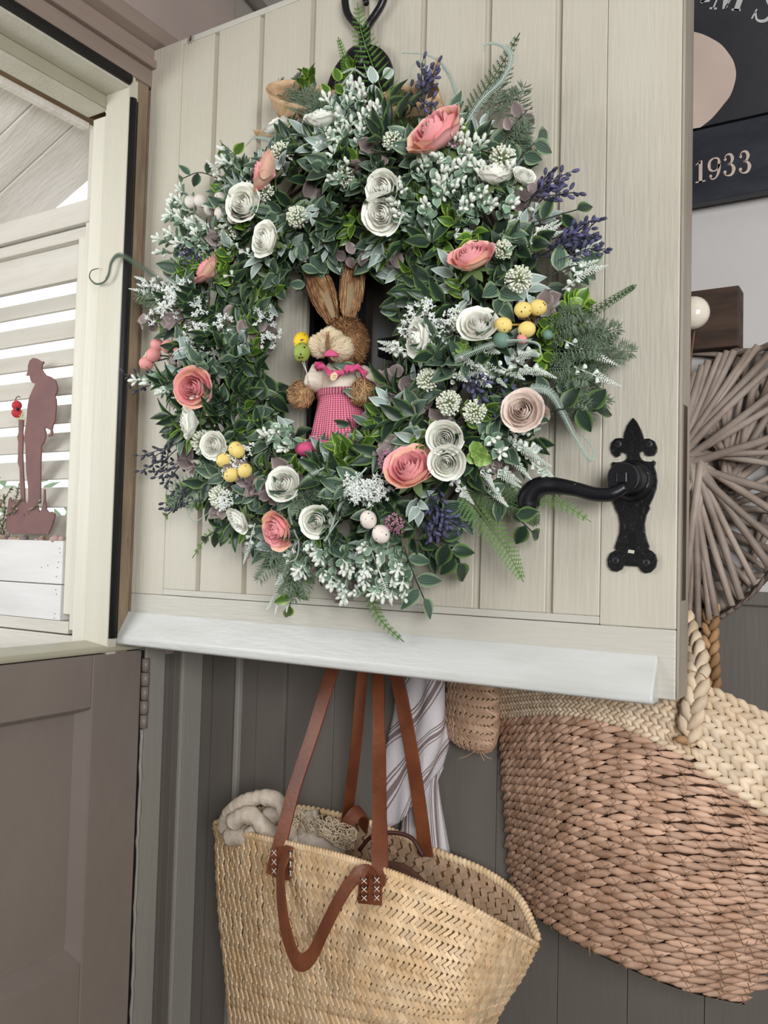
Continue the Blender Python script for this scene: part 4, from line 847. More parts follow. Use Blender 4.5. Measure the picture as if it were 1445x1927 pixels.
# ---------------------------------------------------------------- straw hare figure in the wreath
R = random.Random(77)
M_HAY = mat('brown_straw', (156, 114, 74), .75, c2=(116, 80, 50), scale=60, island=.3)
M_HAYL = mat('tan_straw', (196, 158, 114), .75, c2=(146, 106, 70), scale=60, island=.3)
M_FLUFF = mat('cream_plush', (244, 230, 202), .8, c2=(216, 194, 156), scale=50, island=.12)
M_KNIT = mat('cream_knit', (232, 222, 206), .85, c2=(222, 210, 192), scale=200, bump=.6, bscale=300, stretch=(3, 3, .4), sss=.1)
M_PINKF = mat('hot_pink_felt', (214, 92, 136), .8, c2=(200, 78, 122), scale=20, bump=.2, bscale=150)
M_BUTTON = mat('pale_wood_button', (226, 200, 160), .5)
def burlap(name, c, dark, sc):
    m = mat(name, c, .85); nt = m.node_tree; N = nt.nodes; L = nt.links; b = N['Principled BSDF']
    uv = N.new('ShaderNodeUVMap'); sp = N.new('ShaderNodeSeparateXYZ'); L.new(uv.outputs[0], sp.inputs[0]); o = []
    for i in (0, 1):
        w = N.new('ShaderNodeMath'); w.operation = 'MULTIPLY'; w.inputs[1].default_value = sc[i]*2*pi; L.new(sp.outputs[i], w.inputs[0])
        s_ = N.new('ShaderNodeMath'); s_.operation = 'SINE'; L.new(w.outputs[0], s_.inputs[0]); o.append(s_)
    mx = N.new('ShaderNodeMath'); mx.operation = 'MAXIMUM'; L.new(o[0].outputs[0], mx.inputs[0]); L.new(o[1].outputs[0], mx.inputs[1])
    rp = N.new('ShaderNodeValToRGB'); rp.color_ramp.elements[0].position = .0; rp.color_ramp.elements[1].position = .8; rp.color_ramp.elements[0].position = .35; rp.color_ramp.elements[0].color = lin(dark); rp.color_ramp.elements[1].color = lin(c)
    mr = N.new('ShaderNodeMapRange'); mr.inputs['From Min'].default_value = -1; L.new(mx.outputs[0], mr.inputs['Value']); L.new(mr.outputs[0], rp.inputs[0]); L.new(rp.outputs[0], b.inputs['Base Color'])
    bp = N.new('ShaderNodeBump'); bp.inputs['Strength'].default_value = .8; bp.inputs['Distance'].default_value = .001; L.new(mx.outputs[0], bp.inputs['Height']); L.new(bp.outputs[0], b.inputs['Normal']); return m
M_BURP = burlap('pink_burlap', (240, 138, 162), (150, 58, 84), (34, 24))
M_BURN = burlap('natural_burlap', (206, 178, 140), (138, 106, 72), (8, 40))
def hp(x, y, d=.05): return at(x, y, -d)
PXM = (hp(650, 640)-CAM).length/FOC
HR = thing('straw_hare', hp(650, 860, .03), 'straw hare ornament in a pink burlap skirt, seated in the opening of the wreath', 'ornament')
def fibres(mb, c, rx, ry, rz, k, flow, L=.014, w=.0007, lift=.35, keep=None):
    """bristly straw laid over an ellipsoid; flow(o) gives the lie of the straw"""
    for i in range(k):
        h = 1-2*(i+.5)/k; a = i*2.39996; o = V(sqrt(1-h*h)*cos(a), sqrt(1-h*h)*sin(a), h)
        if o.y > .45 or (keep and not keep(o)): continue
        p = c+V(o.x*rx, o.y*ry, o.z*rz); d = flow(o)+rv(.35); d = d-o*d.dot(o); d = (d.normalized()+o*R.uniform(.05, lift)).normalized()
        l_ = L*R.uniform(.6, 1.2); sd = d.cross(o).normalized()*w*R.uniform(.7, 1.5); e = p+d*l_-o*l_*l_*8
        mb.add([p-sd, p+sd, (p+e)/2+sd+o*.0015, (p+e)/2-sd+o*.0015, e+sd*.4, e-sd*.4], [(0, 1, 2, 3), (3, 2, 4, 5)])
# head
hc = hp(652, 646, .045); rx = 40*PXM
mb = MB(); mb.ball(hc, rx*.95, 20, 14); fibres(mb, hc, rx, rx*.9, rx*1.12, 2600, lambda o: V(-.3, 0, .6)*(-1 if o.z < -.3 else 1)*.6+V(.9*o.x, 0, -.5), .013)
hd_ = mb.build('head', M_HAY, HR)
# muzzle: two cheeks and a brow tuft
mb = MB(); Mz = [(602, 651, 19, .070), (640, 656, 22, .076), (620, 634, 13, .072), (612, 640, 13, .072), (630, 641, 15, .074), (620, 650, 15, .076)]
cn = hp(618, 664, .086)
for x, y, r_, d_ in Mz:
    c = hp(x, y, d_); s = r_*PXM; mb.ball(c, s*.82, 14, 10); fibres(mb, c, s*.92, s*.92, s*.92, 1500, lambda o, c=c, s=s: (c+o*s-cn)*60, .0085, .0003, .45)
mb.build('muzzle', M_FLUFF, HR)
mb = MB()
for i in range(90):
    x = 617+R.uniform(-3, 3); y = R.uniform(622, 658); p = hp(x, y, .0935); mb.tube([p, p+V(R.uniform(-.001, .001), -.001, -.006)], .0004, 3, False)
mb.build('brow_stripe', M_HAY, HR, label='brown straw stripe down the cream muzzle')
mb = MB(); mb.prism([hp(607, 670, .095), hp(613, 661, .095), hp(620, 657, .095), hp(629, 662, .095), hp(635, 670, .095)], V(0, .006, 0)); mb.build('nose', M_PINKF, HR, smooth=False, bevel=.001)
# ears: a flat straw blade with a burlap lining
def ear(base, tip, wpx, d0, d1, lin_):
    b = hp(*base, d0); t = hp(*tip, d1); d = t-b; L = d.length; d.normalize(); n = (CAM-b).normalized(); n = (n-d*n.dot(d)).normalized(); sd = d.cross(n); W = wpx*PXM
    mb = MB(); mb.lobe((b+t)/2, d, n, L, W*.9, .008, 10, ((-.5, .25), (-.3, .75), (.0, 1), (.25, .85), (.42, .5), (.5, .12)))
    for i in range(420):
        u = R.uniform(-1, 1); t_ = R.uniform(0, .93); hw = sin(pi*min(1, (t_*.86+.1)))**.7*W*.5; p = b+d*(t_*L)+sd*(u*hw)+n*(.0035*(1-u*u)+R.uniform(0, .001))
        l_ = max(.004, min(R.uniform(.018, .034), (1.04-t_)*L*.9)); dd = (d+sd*(u*.16*(1-2.2*t_))+n*R.uniform(0, .06)+rv(.05)).normalized(); mb.tube([p, p+dd*l_*.5, p+dd*l_], [.0007, .0006, .0003], 3, False)
    e_ = mb.build('ear', M_HAY, HR); mb = MB()
    for i in range(160):
        u = R.uniform(-1, 1); t_ = R.uniform(0, .85); hw = sin(pi*min(1, (t_*.86+.1)))**.7*W*.46; p = b+d*(t_*L)+sd*(u*hw)+n*.0052; l_ = max(.004, min(R.uniform(.014, .03), (1.04-t_)*L*.9)); dd = (d+sd*(u*.16*(1-2.2*t_))+rv(.05)).normalized(); mb.tube([p, p+dd*l_*.5, p+dd*l_], [.0006, .0006, .0003], 3, False)
    mb.build('pale_ear_straw', M_HAYL, e_)
    l0 = hp(*lin_[0], d0+.005); l1 = hp(*lin_[1], (d0+d1)/2+.0065); l2 = hp(*lin_[2], d1+.006); mb = MB(); P = spline([l0, l1, l2], 6)
    mb.strap(P, sd, [W*.16+W*.13*sin(pi*i/(len(P)-1)) for i in range(len(P))], .001); mb.build('ear_lining', M_BURN, e_)
ear((628, 608), (583, 488), 52, .05, .036, ((628, 598), (615, 560), (603, 535)))
ear((655, 606), (669, 486), 46, .045, .033, ((655, 590), (660, 545), (661, 520)))
# body
bc_ = hp(640, 725, .035); mb = MB(); mb.ball(bc_, 44*PXM, 20, 14, None, 1.15)
for v_ in mb.v: v_.y = bc_.y+(v_.y-bc_.y)*.75
mb.build('torso', M_KNIT, HR)
for pth, rr_ in (([(600,694,.05),(592,712,.06),(588,728,.068)], (.0105, .0125, .010)), ([(682,700,.04),(694,715,.05),(690,728,.058)], (.010, .012, .010))):
    MB().tube(spline([hp(x, y, d) for x, y, d in pth], 5), [rr_[0]]*5+[rr_[1]]*5+[rr_[2]], 12).build('sleeve', M_KNIT, HR, label='cream knitted sleeve')
for x, y, r_, d_ in ((567, 742, 23, .066), (684, 738, 22, .062)):
    c = hp(x, y, d_); s = r_*PXM; mb = MB(); mb.ball(c, s*.85, 14, 10); fibres(mb, c, s*.9, s*.9, s*.95, 900, lambda o: V(o.z, 0, -o.x)+rv(.5), .010, .0006, .5); mb.build('paw', M_HAYL, HR, label='ball of pale straw for a paw')
# collar
mb = MB()
for pth in ([(594,688),(600,684),(612,690),(622,700),(634,703),(650,694)], [(650,694),(662,690),(676,690),(688,702),(686,710)]):
    P = spline([hp(x, y, .072-.0001*abs(x-640)) for x, y in pth], 5); k_ = len(P); vs = []
    for i, p in enumerate(P):
        w_ = (13+3*sin(i*1.3))*PXM
        for j in range(4): vs.append(p+V(0, -.004*sin(j*1.5+i*.7), -w_*j/3+w_*.3))
    mb.add(vs, [(i*4+j, (i+1)*4+j, (i+1)*4+j+1, i*4+j+1) for i in range(k_-1) for j in range(3)])
o = mb.build('collar', M_PINKF, HR); sm = o.modifiers.new('thickness', 'SOLIDIFY'); sm.thickness = .0012
mb = MB(); lathe(mb, hp(629, 709, .0745), V(-.1, -1, .1), [(.0058, 0), (.0060, .0012), (.0052, .0020), (.0040, .0014), (0, .0014)], 20); bt = mb.build('button', M_BUTTON, HR)
mb = MB()
for a, b in ((-.0013, -.0013), (.0013, -.0013), (-.0013, .0013), (.0013, .0013)): c = hp(629, 709, .0762)+V(a, 0, b); mb.tube([c, c+V(0, -.0004, 0)], .0005, 6)
mb.build('button_hole', M_HOLE, bt)
# skirt: flaring burlap tube with folds
mb = MB(); vs = []; uvs = []; NU, NV = 48, 14
for j in range(NV+1):
    t = j/NV; yy = 738+t*98; cx_ = 640+t*2; hw = (44+24*t**1.2+(5 if j < 2 else 0))*PXM; c = hp(cx_, yy, .045)
    for i in range(NU+1):
        a = pi*1.15*(i/NU)-pi*.075; fo = 1+.06*t*sin(a*9)+.02*sin(a*5+t*4); vs.append(c+V(-cos(a)*hw*fo, -sin(a)*hw*.62*fo, 0)); uvs.append((i/NU, 1-t))
mb.add(vs, [(j*(NU+1)+i, (j+1)*(NU+1)+i, (j+1)*(NU+1)+i+1, j*(NU+1)+i+1) for j in range(NV) for i in range(NU)], uvs)
o = mb.build('skirt', M_BURP, HR); sm = o.modifiers.new('thickness', 'SOLIDIFY'); sm.thickness = .001
P = [hp(640, 741, .045)+V(-cos(a)*47*PXM, -sin(a)*31*PXM, 0) for a in [pi*i/24 for i in range(25)]]
mb = MB(); mb.strap(P, V(0, 0, 1), .0095, .002); mb.build('waistband', M_BURP, HR)
# hot pink felt feet / petticoat
mb = MB(); vs = []; NU, NV = 20, 6
for j in range(NV+1):
    for i in range(NU+1):
        a = pi*i/NU; t = j/NV; vs.append(hp(638-cos(a)*(62+8*sin(a*7))*(1), 828+t*26+6*sin(a*5), .05)+V(0, -sin(a)*.03*(1+.15*sin(a*6)), 0))
mb.add(vs, [(j*(NU+1)+i, (j+1)*(NU+1)+i, (j+1)*(NU+1)+i+1, j*(NU+1)+i+1) for j in range(NV) for i in range(NU)])
o = mb.build('petticoat', M_PINKF, HR); sm = o.modifiers.new('thickness', 'SOLIDIFY'); sm.thickness = .0012
mb = MB(); mb.ball(hp(582, 846, .09), 24*PXM, 16, 10, V(1, 0, .1), 1.15)
for v_ in mb.v: v_.z = hp(582, 846, .09).z+(v_.z-hp(582, 846, .09).z)*.6
mb.build('foot', M_PINKF, HR, label='hot pink felt foot')
# eggs on wires held in the paw
for x, y, r_, m, lab, d_ in ((567, 643, 15, M_EGGB, 'yellow brown-spotted egg on a wire, behind the green one, by the hare', .072), (568, 663, 15.5, M_EGGL, 'green brown-spotted egg on a wire held in the paw of the hare', .082)):
    c = hp(x, y, d_); t = thing('egg_pick', c, lab, 'egg', 'spotted eggs on wires beside the hare'); mb = MB(); mb.ball(c, r_*PXM, 18, 14, V(.1, 0, 1), 1.2); mb.build('egg', m, t)
    MB().tube([c-V(0, 0, r_*PXM), hp(577, 700, .086), hp(583, 728, .076)], .0006, 5).build('wire', mat('pale_wire', (206, 204, 196), .4), t)
# ---------------------------------------------------------------- bags, baskets and towel hanging below the door
R = random.Random(99)
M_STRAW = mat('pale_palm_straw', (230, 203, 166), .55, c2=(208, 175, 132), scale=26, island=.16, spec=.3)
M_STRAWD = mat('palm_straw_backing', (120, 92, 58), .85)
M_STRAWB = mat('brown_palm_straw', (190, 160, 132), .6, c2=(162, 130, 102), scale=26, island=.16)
M_RUSH = mat('brown_seagrass', (200, 166, 142), .55, c2=(162, 126, 102), scale=40, island=.2, spec=.35)
M_RUSHD = mat('seagrass_backing', (64, 44, 32), .9)
M_JUTE = mat('natural_plait', (222, 204, 178), .65, c2=(200, 176, 146), scale=40, island=.16)
M_JUTED = mat('darker_plait', (178, 140, 100), .7, c2=(140, 104, 68), scale=40, island=.2)
M_THR = mat('thin_brown_thread', (150, 118, 92), .7)
M_LEATH = mat('tan_leather', (122, 68, 40), .42, c2=(98, 51, 30), scale=22, bump=.25, bscale=180, spec=.45)
M_STIT = mat('white_stitching', (222, 214, 204), .6)
M_COTT = mat('oatmeal_cotton', (206, 194, 178), .85, c2=(190, 176, 158), scale=60, bump=.7, bscale=260)
M_NETC = mat('cotton_net_cord', (206, 188, 160), .8)
def curve_pt(K, t):
    n = len(K)-1; s = min(max(t, 0), 1)*n; i = min(int(s), n-1); f = s-i
    a = K[max(i-1, 0)]; b = K[i]; c = K[i+1]; d = K[min(i+2, n)]
    if i == 0: a = b*2-c
    if i+2 > n: d = c*2-b
    return 0.5*((2*b)+(c-a)*f+(2*a-5*b+4*c-d)*f*f+(3*b-a-3*c+d)*f**3)
class Surf:
    """smooth surface through rows of (px, py, Y) control points"""
    def __init__(s, rows): s.rows = [[at(x, y, Y) for x, y, Y in r] for r in rows]
    def p(s, u, v): return curve_pt([curve_pt(r, u) for r in s.rows], v)
    def fr(s, u, v, e=.01):
        p = s.p(u, v); du = (s.p(min(u+e, 1.02), v)-s.p(u-e, v)).normalized(); dv = (s.p(u, min(v+e, 1.0))-s.p(u, max(v-e, 0))).normalized(); n = du.cross(dv).normalized()
        return p, du, dv, (n if n.dot(CAM-p) > 0 else -n)
    def sheet(s, mb, nu, nv, off=0):
        vs = []; uvs = []
        for j in range(nv+1):
            for i in range(nu+1):
                p, du, dv, n = s.fr(i/nu, j/nv); vs.append(p+n*off); uvs.append((i/nu, j/nv))
        mb.add(vs, [(j*(nu+1)+i, j*(nu+1)+i+1, (j+1)*(nu+1)+i+1, (j+1)*(nu+1)+i) for j in range(nv) for i in range(nu)], uvs)
def weave(mb, S, rows, cols, v0=0, v1=1, u0=0, u1=1, ang=.62, W=1.0, flip=1, th=.0032, lenf=1.5):
    """plaited palm straw: short flat strands, every second row slanting the other way"""
    dvv = (v1-v0)/rows; duu = (u1-u0)/cols
    for j in range(rows):
        for i in range(cols):
            u = u0+(i+.5+(j % 2)*.25+R.uniform(-.08, .08))*duu; v = v0+(j+.5)*dvv
            if u > u1: continue
            p, du, dv, n = S.fr(u, v); cw = (S.p(min(u+duu/2, 1), v)-S.p(max(u-duu/2, 0), v)).length; ch = (S.p(u, min(v+dvv/2, 1))-S.p(u, max(v-dvv/2, 0))).length
            s = flip if j % 2 else -flip; d = (du*cos(ang)+dv*s*sin(ang)); tl = (n*.16*(1 if i % 2 else -1)) if False else n*.14
            mb.lobe(p+n*R.uniform(.0004, .0012), d+tl, n, ch*lenf, cw*.98*W, th, 4, ((-.5, .72), (-.38, 1), (.38, 1), (.5, .72)))
def rimwrap(mb, pts, r, step, k=1.25):
    for i in range(1, len(pts)-1):
        d = (pts[i+1]-pts[i-1]).normalized(); up = V(0, 0, 1); sd = d.cross(V(0, -1, 0)).normalized(); mb.lobe(pts[i], (sd+d*.55), V(0, -1, 0)+up*.3, r*2.5, step*k, r*1.7, 6, ((-.5, .6), (-.25, 1), (.25, 1), (.5, .6)))
# ---- big straw market basket
BG = thing('straw_market_bag', at(640, 1612, -.03), 'large pale woven straw market bag with tan leather handles under the door', 'bag')
T_ = [(402,1558,.14),(520,1585,.03),(640,1614,-.03),(760,1655,-.05),(885,1712,-.03),(1012,1780,.10)]
FS = Surf([T_, [(408,1700,.13),(522,1735,.02),(645,1770,-.05),(765,1805,-.075),(880,1835,-.05),(985,1832,.09)], [(424,1860,.12),(530,1890,.02),(650,1920,-.05),(760,1940,-.075),(860,1945,-.05),(935,1915,.08)], [(440,2060,.12),(540,2080,.04),(650,2100,-.01),(750,2100,-.03),(830,2090,0),(880,2050,.07)]])
mb = MB(); FS.sheet(mb, 40, 24, -.0012); mb.build('front_lining', M_STRAWD, BG)
mb = MB(); weave(mb, FS, 29, 58, .005, 1, .0, 1, .72, .92, 1, .0045, 1.45); mb.build('front_weave', M_STRAW, BG, smooth=False, kind='stuff')
B_ = [(402,1552,.145),(470,1528,.165),(560,1521,.175),(660,1540,.175),(740,1566,.172),(820,1603,.165),(910,1640,.155),(975,1690,.14),(1014,1770,.11)]
BS = Surf([B_, [(x*.88+62, y+85, Y-.004) for x, y, Y in B_], [(x*.72+150, y+260, Y-.03) for x, y, Y in B_]])
mb = MB(); BS.sheet(mb, 40, 12, -.002); mb.build('back_lining', M_STRAWD, BG)
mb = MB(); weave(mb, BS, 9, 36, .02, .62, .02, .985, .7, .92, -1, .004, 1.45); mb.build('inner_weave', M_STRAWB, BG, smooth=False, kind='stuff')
mb = MB(); P = [FS.p(i/110, 0) for i in range(111)]; mb.tube(P, .0042, 8); rimwrap(mb, P, .0052, (P[50]-P[51]).length); P = [BS.p(i/90, 0) for i in range(91)]; mb.tube(P, .004, 8); rimwrap(mb, P, .005, (P[50]-P[51]).length); mb.build('rim', M_STRAW, BG)
def lstrap(pts, w, name='handle', side=None, label=None, t=.003):
    P = spline([at(x, y, Y) for x, y, Y in pts], 8); sd = side or V(.8, .35, .05)
    if side == 'face': sd = [(P[min(i+1, len(P)-1)]-P[max(i-1, 0)]).normalized().cross(V(-.45, -.85, .25)) for i in range(len(P))]
    o = MB().strap(P, sd, w, t).build(name, M_LEATH, BG, smooth=False, bevel=.0006) 
    if label: o['label'] = label
    return o
def stitches(parent, x0, y0, x1, y1, Y, n=3, sl=0):
    mb = MB(); hl = MB()
    for i in range(n):
        ya = y0+(y1-y0)*i/n+3; yb = y0+(y1-y0)*(i+1)/n-3; s0 = sl*i/n
        mb.tube([at(x0+s0+4, ya, Y), at(x1+s0-4, yb, Y-.0008)], .0005, 5); mb.tube([at(x1+s0-4, ya, Y), at(x0+s0+4, yb, Y-.0012)], .0005, 5)
        for xx in (x0+s0+3, x1+s0-3): hl.ball(at(xx, ya, Y+.0006), .0012, 6, 4)
    mb.build('stitching', M_STIT, parent); hl.build('stitch_hole', M_HOLE, parent)
# front long straps, rising behind the door
s1 = lstrap([(640,1235,.12),(625,1262,.115),(590,1375,.085),(552,1490,.045),(524,1600,.012),(513,1648,.008)], .0225, side=V(.95, .1, .25))
s2 = lstrap([(708,1235,.12),(711,1262,.11),(713,1400,.06),(714,1560,-.02),(714,1640,-.052),(700,1702,-.058)], [.0175]*16+[.019]*8+[.0205]*17, side=V(1, .2, .02))
lstrap([(690,1235,.125),(682,1264,.13),(670,1400,.14),(658,1500,.15),(652,1545,.155)], .017, side=V(.7, .75, .1))
lstrap([(735,1235,.125),(746,1270,.125),(768,1380,.135),(787,1500,.145),(802,1612,.155)], .0215, side=V(1, .1, 0))
# short hand-hold loops
s3 = lstrap([(545,1592,.005),(529,1640,-.012),(530,1700,-.05),(540,1760,-.078),(560,1808,-.085),(585,1800,-.088),(612,1745,-.085),(640,1690,-.078),(668,1652,-.064),(690,1643,-.058),(702,1660,-.056)], .0205, side='face', name='short_handle')
p1 = lstrap([(533,1594,.008),(533,1655,.002)], .034, 'leather_patch', V(1, -.3, -.05), t=.0022); p2 = lstrap([(697,1645,-.054),(696,1702,-.062)], .037, 'leather_patch', V(1, -.2, -.12), t=.0022)
stitches(p1, 507, 1596, 524, 1648, -.003, 3); stitches(p1, 541, 1600, 552, 1652, -.006, 3); stitches(p2, 676, 1650, 694, 1698, -.066, 3); stitches(p2, 700, 1648, 718, 1698, -.066, 3)
lstrap([(630,1590,.10),(650,1555,.10),(672,1528,.11),(686,1533,.13),(682,1560,.15)], .02, 'short_handle', V(.75, -.1, -.6))
# thin dark arched handle of an inner bag
ib = thing('inner_bag', at(740, 1600, .12), 'small brown bag with a thin arched handle tucked inside the straw bag', 'bag')
MB().tube(spline([at(x, y, .125) for x, y in ((676,1600),(700,1574),(740,1567),(775,1578),(797,1612))], 6), .0032, 8).build('handle', mat('dark_brown_leather', (70, 40, 34), .5), ib)
s_ = Surf([[(650,1640,.11),(700,1622,.12),(760,1625,.12),(815,1670,.11)], [(650,1700,.10),(700,1700,.11),(760,1700,.11),(815,1720,.10)]])
mb = MB(); s_.sheet(mb, 12, 8); o = mb.build('body', mat('rust_brown_cloth', (96, 62, 48), .8, bump=.5, bscale=200), ib); o.modifiers.new('thickness', 'SOLIDIFY').thickness = .002
# ---- cotton roll and net inside the bag
ct = thing('cotton_bundle', at(520, 1560, .09), 'oatmeal cotton cloth with knotted net fringe bundled in the straw bag', 'cloth')
def cloth_roll(pts, rad, seed):
    rr_ = random.Random(seed); P = spline([at(x, y, Y) for x, y, Y in pts], 7); k = 14; mb = MB().tube(P, [rad*(.96+.07*sin(i*.55+seed)) for i in range(len(P))], k)
    for q in mb.v: q += V(sin(q.z*320+q.x*200+seed), sin(q.x*430+seed), sin(q.x*310+q.z*500))*.0012
    return mb.build('cloth_fold', M_COTT, ct)
cloth_roll([(425,1560,.10),(432,1530,.085),(465,1508,.085),(500,1500,.09),(528,1512,.095),(545,1545,.09),(550,1580,.09)], .0125, 1)
cloth_roll([(438,1548,.07),(462,1533,.068),(482,1540,.075),(500,1560,.08),(520,1580,.08)], .0135, 2)
cloth_roll([(470,1575,.08),(500,1545,.10),(520,1530,.11),(560,1545,.12),(600,1540,.13)], .015, 3)
cloth_roll([(430,1575,.09),(470,1570,.09),(520,1575,.09),(600,1600,.1)], .016, 5)
mb = MB()
for i in range(120):
    c = at(R.uniform(548, 668), 0, .09); x = R.uniform(545, 665); y = 1535+(x-545)*.34+R.uniform(-18, 22); c = at(x, y, R.uniform(.055, .09)); a0 = R.uniform(0, 6); r_ = R.uniform(.004, .008); t1 = (V(1, 0, 0)+rv(.6)).normalized(); t2 = (V(0, -.4, 1)+rv(.6)).normalized()
    mb.tube([c+(t1*cos(a0+k*.7)+t2*sin(a0+k*.7))*r_*(1+.25*sin(k*2.3)) for k in range(10)], .00075, 4, False)
mb.build('net_fringe', M_NETC, ct, kind='stuff')
mb = MB(); mb.ball(at(605, 1585, .1), .03, 14, 10, V(1, 0, -.3), 1.3); mb.build('net_core', M_COTT, ct)

# ---- striped towel
def stripe_mat():
    m = mat('striped_linen', (206, 200, 202), .85, bump=.5, bscale=400); nt = m.node_tree; N = nt.nodes; L = nt.links; b = N['Principled BSDF']
    uv = N.new('ShaderNodeUVMap'); sp = N.new('ShaderNodeSeparateXYZ'); L.new(uv.outputs[0], sp.inputs[0]); 
    m1 = N.new('ShaderNodeMath'); m1.operation = 'MULTIPLY'; m1.inputs[1].default_value = 1; L.new(sp.outputs[0], m1.inputs[0]); f = N.new('ShaderNodeMath'); f.operation = 'FRACT'; L.new(m1.outputs[0], f.inputs[0])
    rp = N.new('ShaderNodeValToRGB'); rp.color_ramp.interpolation = 'CONSTANT'; W = lin((210, 204, 206)); G = lin((132, 116, 112)); els = rp.color_ramp.elements
    els[0].position = 0; els[0].color = W; els[1].position = .30; els[1].color = G
    for p, c in ((.34, W), (.38, G), (.42, W), (.50, G), (.64, W), (.70, G), (.74, W)): e_ = els.new(p); e_.color = c
    L.new(f.outputs[0], rp.inputs[0]); L.new(rp.outputs[0], b.inputs['Base Color']); return m
M_STRIPE = stripe_mat()
TW = thing('striped_towel', at(790, 1270, .17), 'white linen towel with taupe stripes hanging between leather strap and small pouch', 'towel')
def towel(rows, name, ua, ub, nu=22, nv=34, amp=.003):
    S_ = Surf(rows); mb = MB(); vs = []; uvs = []
    for j in range(nv+1):
        for i in range(nu+1):
            u = i/nu; v = j/nv; p, du, dv, n = S_.fr(u, v); w_ = amp*sin(u*9+v*3)+amp*.5*sin(u*21+v*7+1); vs.append(p+n*w_); uvs.append((ua*u+ub*v, v))
    mb.add(vs, [(j*(nu+1)+i, j*(nu+1)+i+1, (j+1)*(nu+1)+i+1, (j+1)*(nu+1)+i) for j in range(nv) for i in range(nu)], uvs)
    o = mb.build(name, M_STRIPE, TW); o.modifiers.new('thickness', 'SOLIDIFY').thickness = .0025
towel([[(762,1225,.178),(790,1230,.16),(815,1230,.155),(832,1225,.178)], [(745,1340,.178),(780,1345,.155),(815,1345,.15),(840,1345,.178)], [(726,1430,.180),(765,1430,.155),(810,1410,.15),(846,1390,.178)], [(724,1560,.182),(760,1540,.16),(795,1490,.155),(835,1440,.178)]], 'front_fold', 1.5, 2.9)
towel([[(765,1440,.187),(790,1440,.175),(815,1440,.175),(832,1440,.187)], [(760,1530,.187),(785,1520,.172),(810,1500,.172),(826,1480,.187)], [(750,1640,.187),(790,1640,.172),(825,1640,.172),(852,1640,.187)]], 'back_fold', 3.2, .35)
# ---- small straw pouch
PO = thing('straw_pouch', at(890, 1300, .17), 'small pink-beige plaited straw pouch hanging between towel and rope basket', 'basket')
PS = Surf([[(846,1215,.185),(870,1225,.155),(905,1228,.145),(930,1225,.15),(940,1220,.185)], [(838,1300,.185),(865,1305,.15),(903,1310,.138),(931,1310,.145),(941,1300,.185)], [(836,1370,.185),(862,1385,.152),(902,1395,.14),(928,1393,.147),(939,1370,.185)], [(846,1390,.19),(868,1405,.165),(903,1417,.158),(924,1412,.16),(934,1392,.19)]])
mb = MB(); PS.sheet(mb, 20, 16, -.001); mb.build('lining', M_STRAWD, PO); mb = MB(); weave(mb, PS, 17, 16, 0, 1, 0, 1, .6, 1.0, 1, .0028, 1.5)
M_POUCH = mat('pink_beige_straw', (196, 164, 138), .65, c2=(180, 146, 118), scale=26, island=.13); mb.build('weave', M_POUCH, PO, smooth=False, kind='stuff')
mb = MB()
for a in (((895,1412),(880,1422),(862,1428)), ((905,1414),(915,1424),(925,1428)), ((903,1414),(908,1426),(912,1432))): mb.tube(spline([at(x, y, .15) for x, y in a], 4), .0005, 4)
mb.build('loose_strand', M_POUCH, PO)

# ---- big rope basket
RB = thing('rope_basket', at(1200, 1270, .12), 'big brown seagrass rope basket with a natural plaited rim, hanging tilted on the right', 'basket')
K0 = [(936,1262,.185),(1060,1255,.10),(1190,1262,.075),(1330,1293,.07),(1500,1372,.10)]
K1 = [(940,1352,.185),(1055,1345,.09),(1180,1372,.06),(1310,1440,.05),(1500,1575,.08)]
K2 = [(950,1520,.185),(1060,1545,.07),(1190,1600,.03),(1330,1672,.03),(1500,1745,.08)]
K3 = [(963,1690,.19),(1068,1762,.09),(1180,1818,.05),(1292,1862,.05),(1405,1888,.10)]
K4 = [(975,1700,.195),(1080,1768,.15),(1190,1820,.14),(1290,1858,.14),(1390,1876,.16)]
RS = Surf([K0, K1, K2, K3]); RSt = Surf([K0, K1]); RSb = Surf([K1, K2, K3]); RSu = Surf([K3, K4])
mb = MB(); RSt.sheet(mb, 40, 8, -.004); RSb.sheet(mb, 40, 30, -.004); RSu.sheet(mb, 30, 3, -.002); mb.build('lining', M_RUSHD, RB)
mb = MB(); th_ = MB(); NR = 22
for j in range(NR):
    v = (j+.5)/NR; u = R.uniform(0, .02); j2 = 0
    while u < 1:
        p, du, dv, n = RSb.fr(u, v, .006); ch = (RSb.p(u, min(1, v+.5/NR))-RSb.p(u, max(0, v-.5/NR))).length; cl = ch*1.75*R.uniform(.85, 1.2)
        sp_ = (RSb.p(min(1, u+.01), v)-RSb.p(u, v)).length/.01 or .5
        wv = n.cross(du).normalized(); wv = wv if wv.dot(dv) > 0 else -wv; ch = ch*max(.5, abs(wv.dot(dv)))
        mb.lobe(p+n*.0005, du-wv*(.36+R.uniform(-.06, .06)), n, cl*1.62, ch*.84, ch*.8, 6, ((-.5, .12), (-.28, .78), (0, 1), (.28, .78), (.5, .12)))
        if j2 % 2 == 0:
            w0 = p+n*(ch*.40); th_.tube([w0-dv*ch*.5, w0+du*cl*.25, w0+dv*ch*.5+du*cl*.5], .00035, 3, False); th_.tube([w0-dv*ch*.5+du*cl*.5, w0+dv*ch*.5], .00035, 3, False)
        u += cl*.86/sp_; j2 += 1
mb.build('seagrass_coils', M_RUSH, RB, kind='stuff'); th_.build('coil_thread', M_THR, RB, kind='stuff')
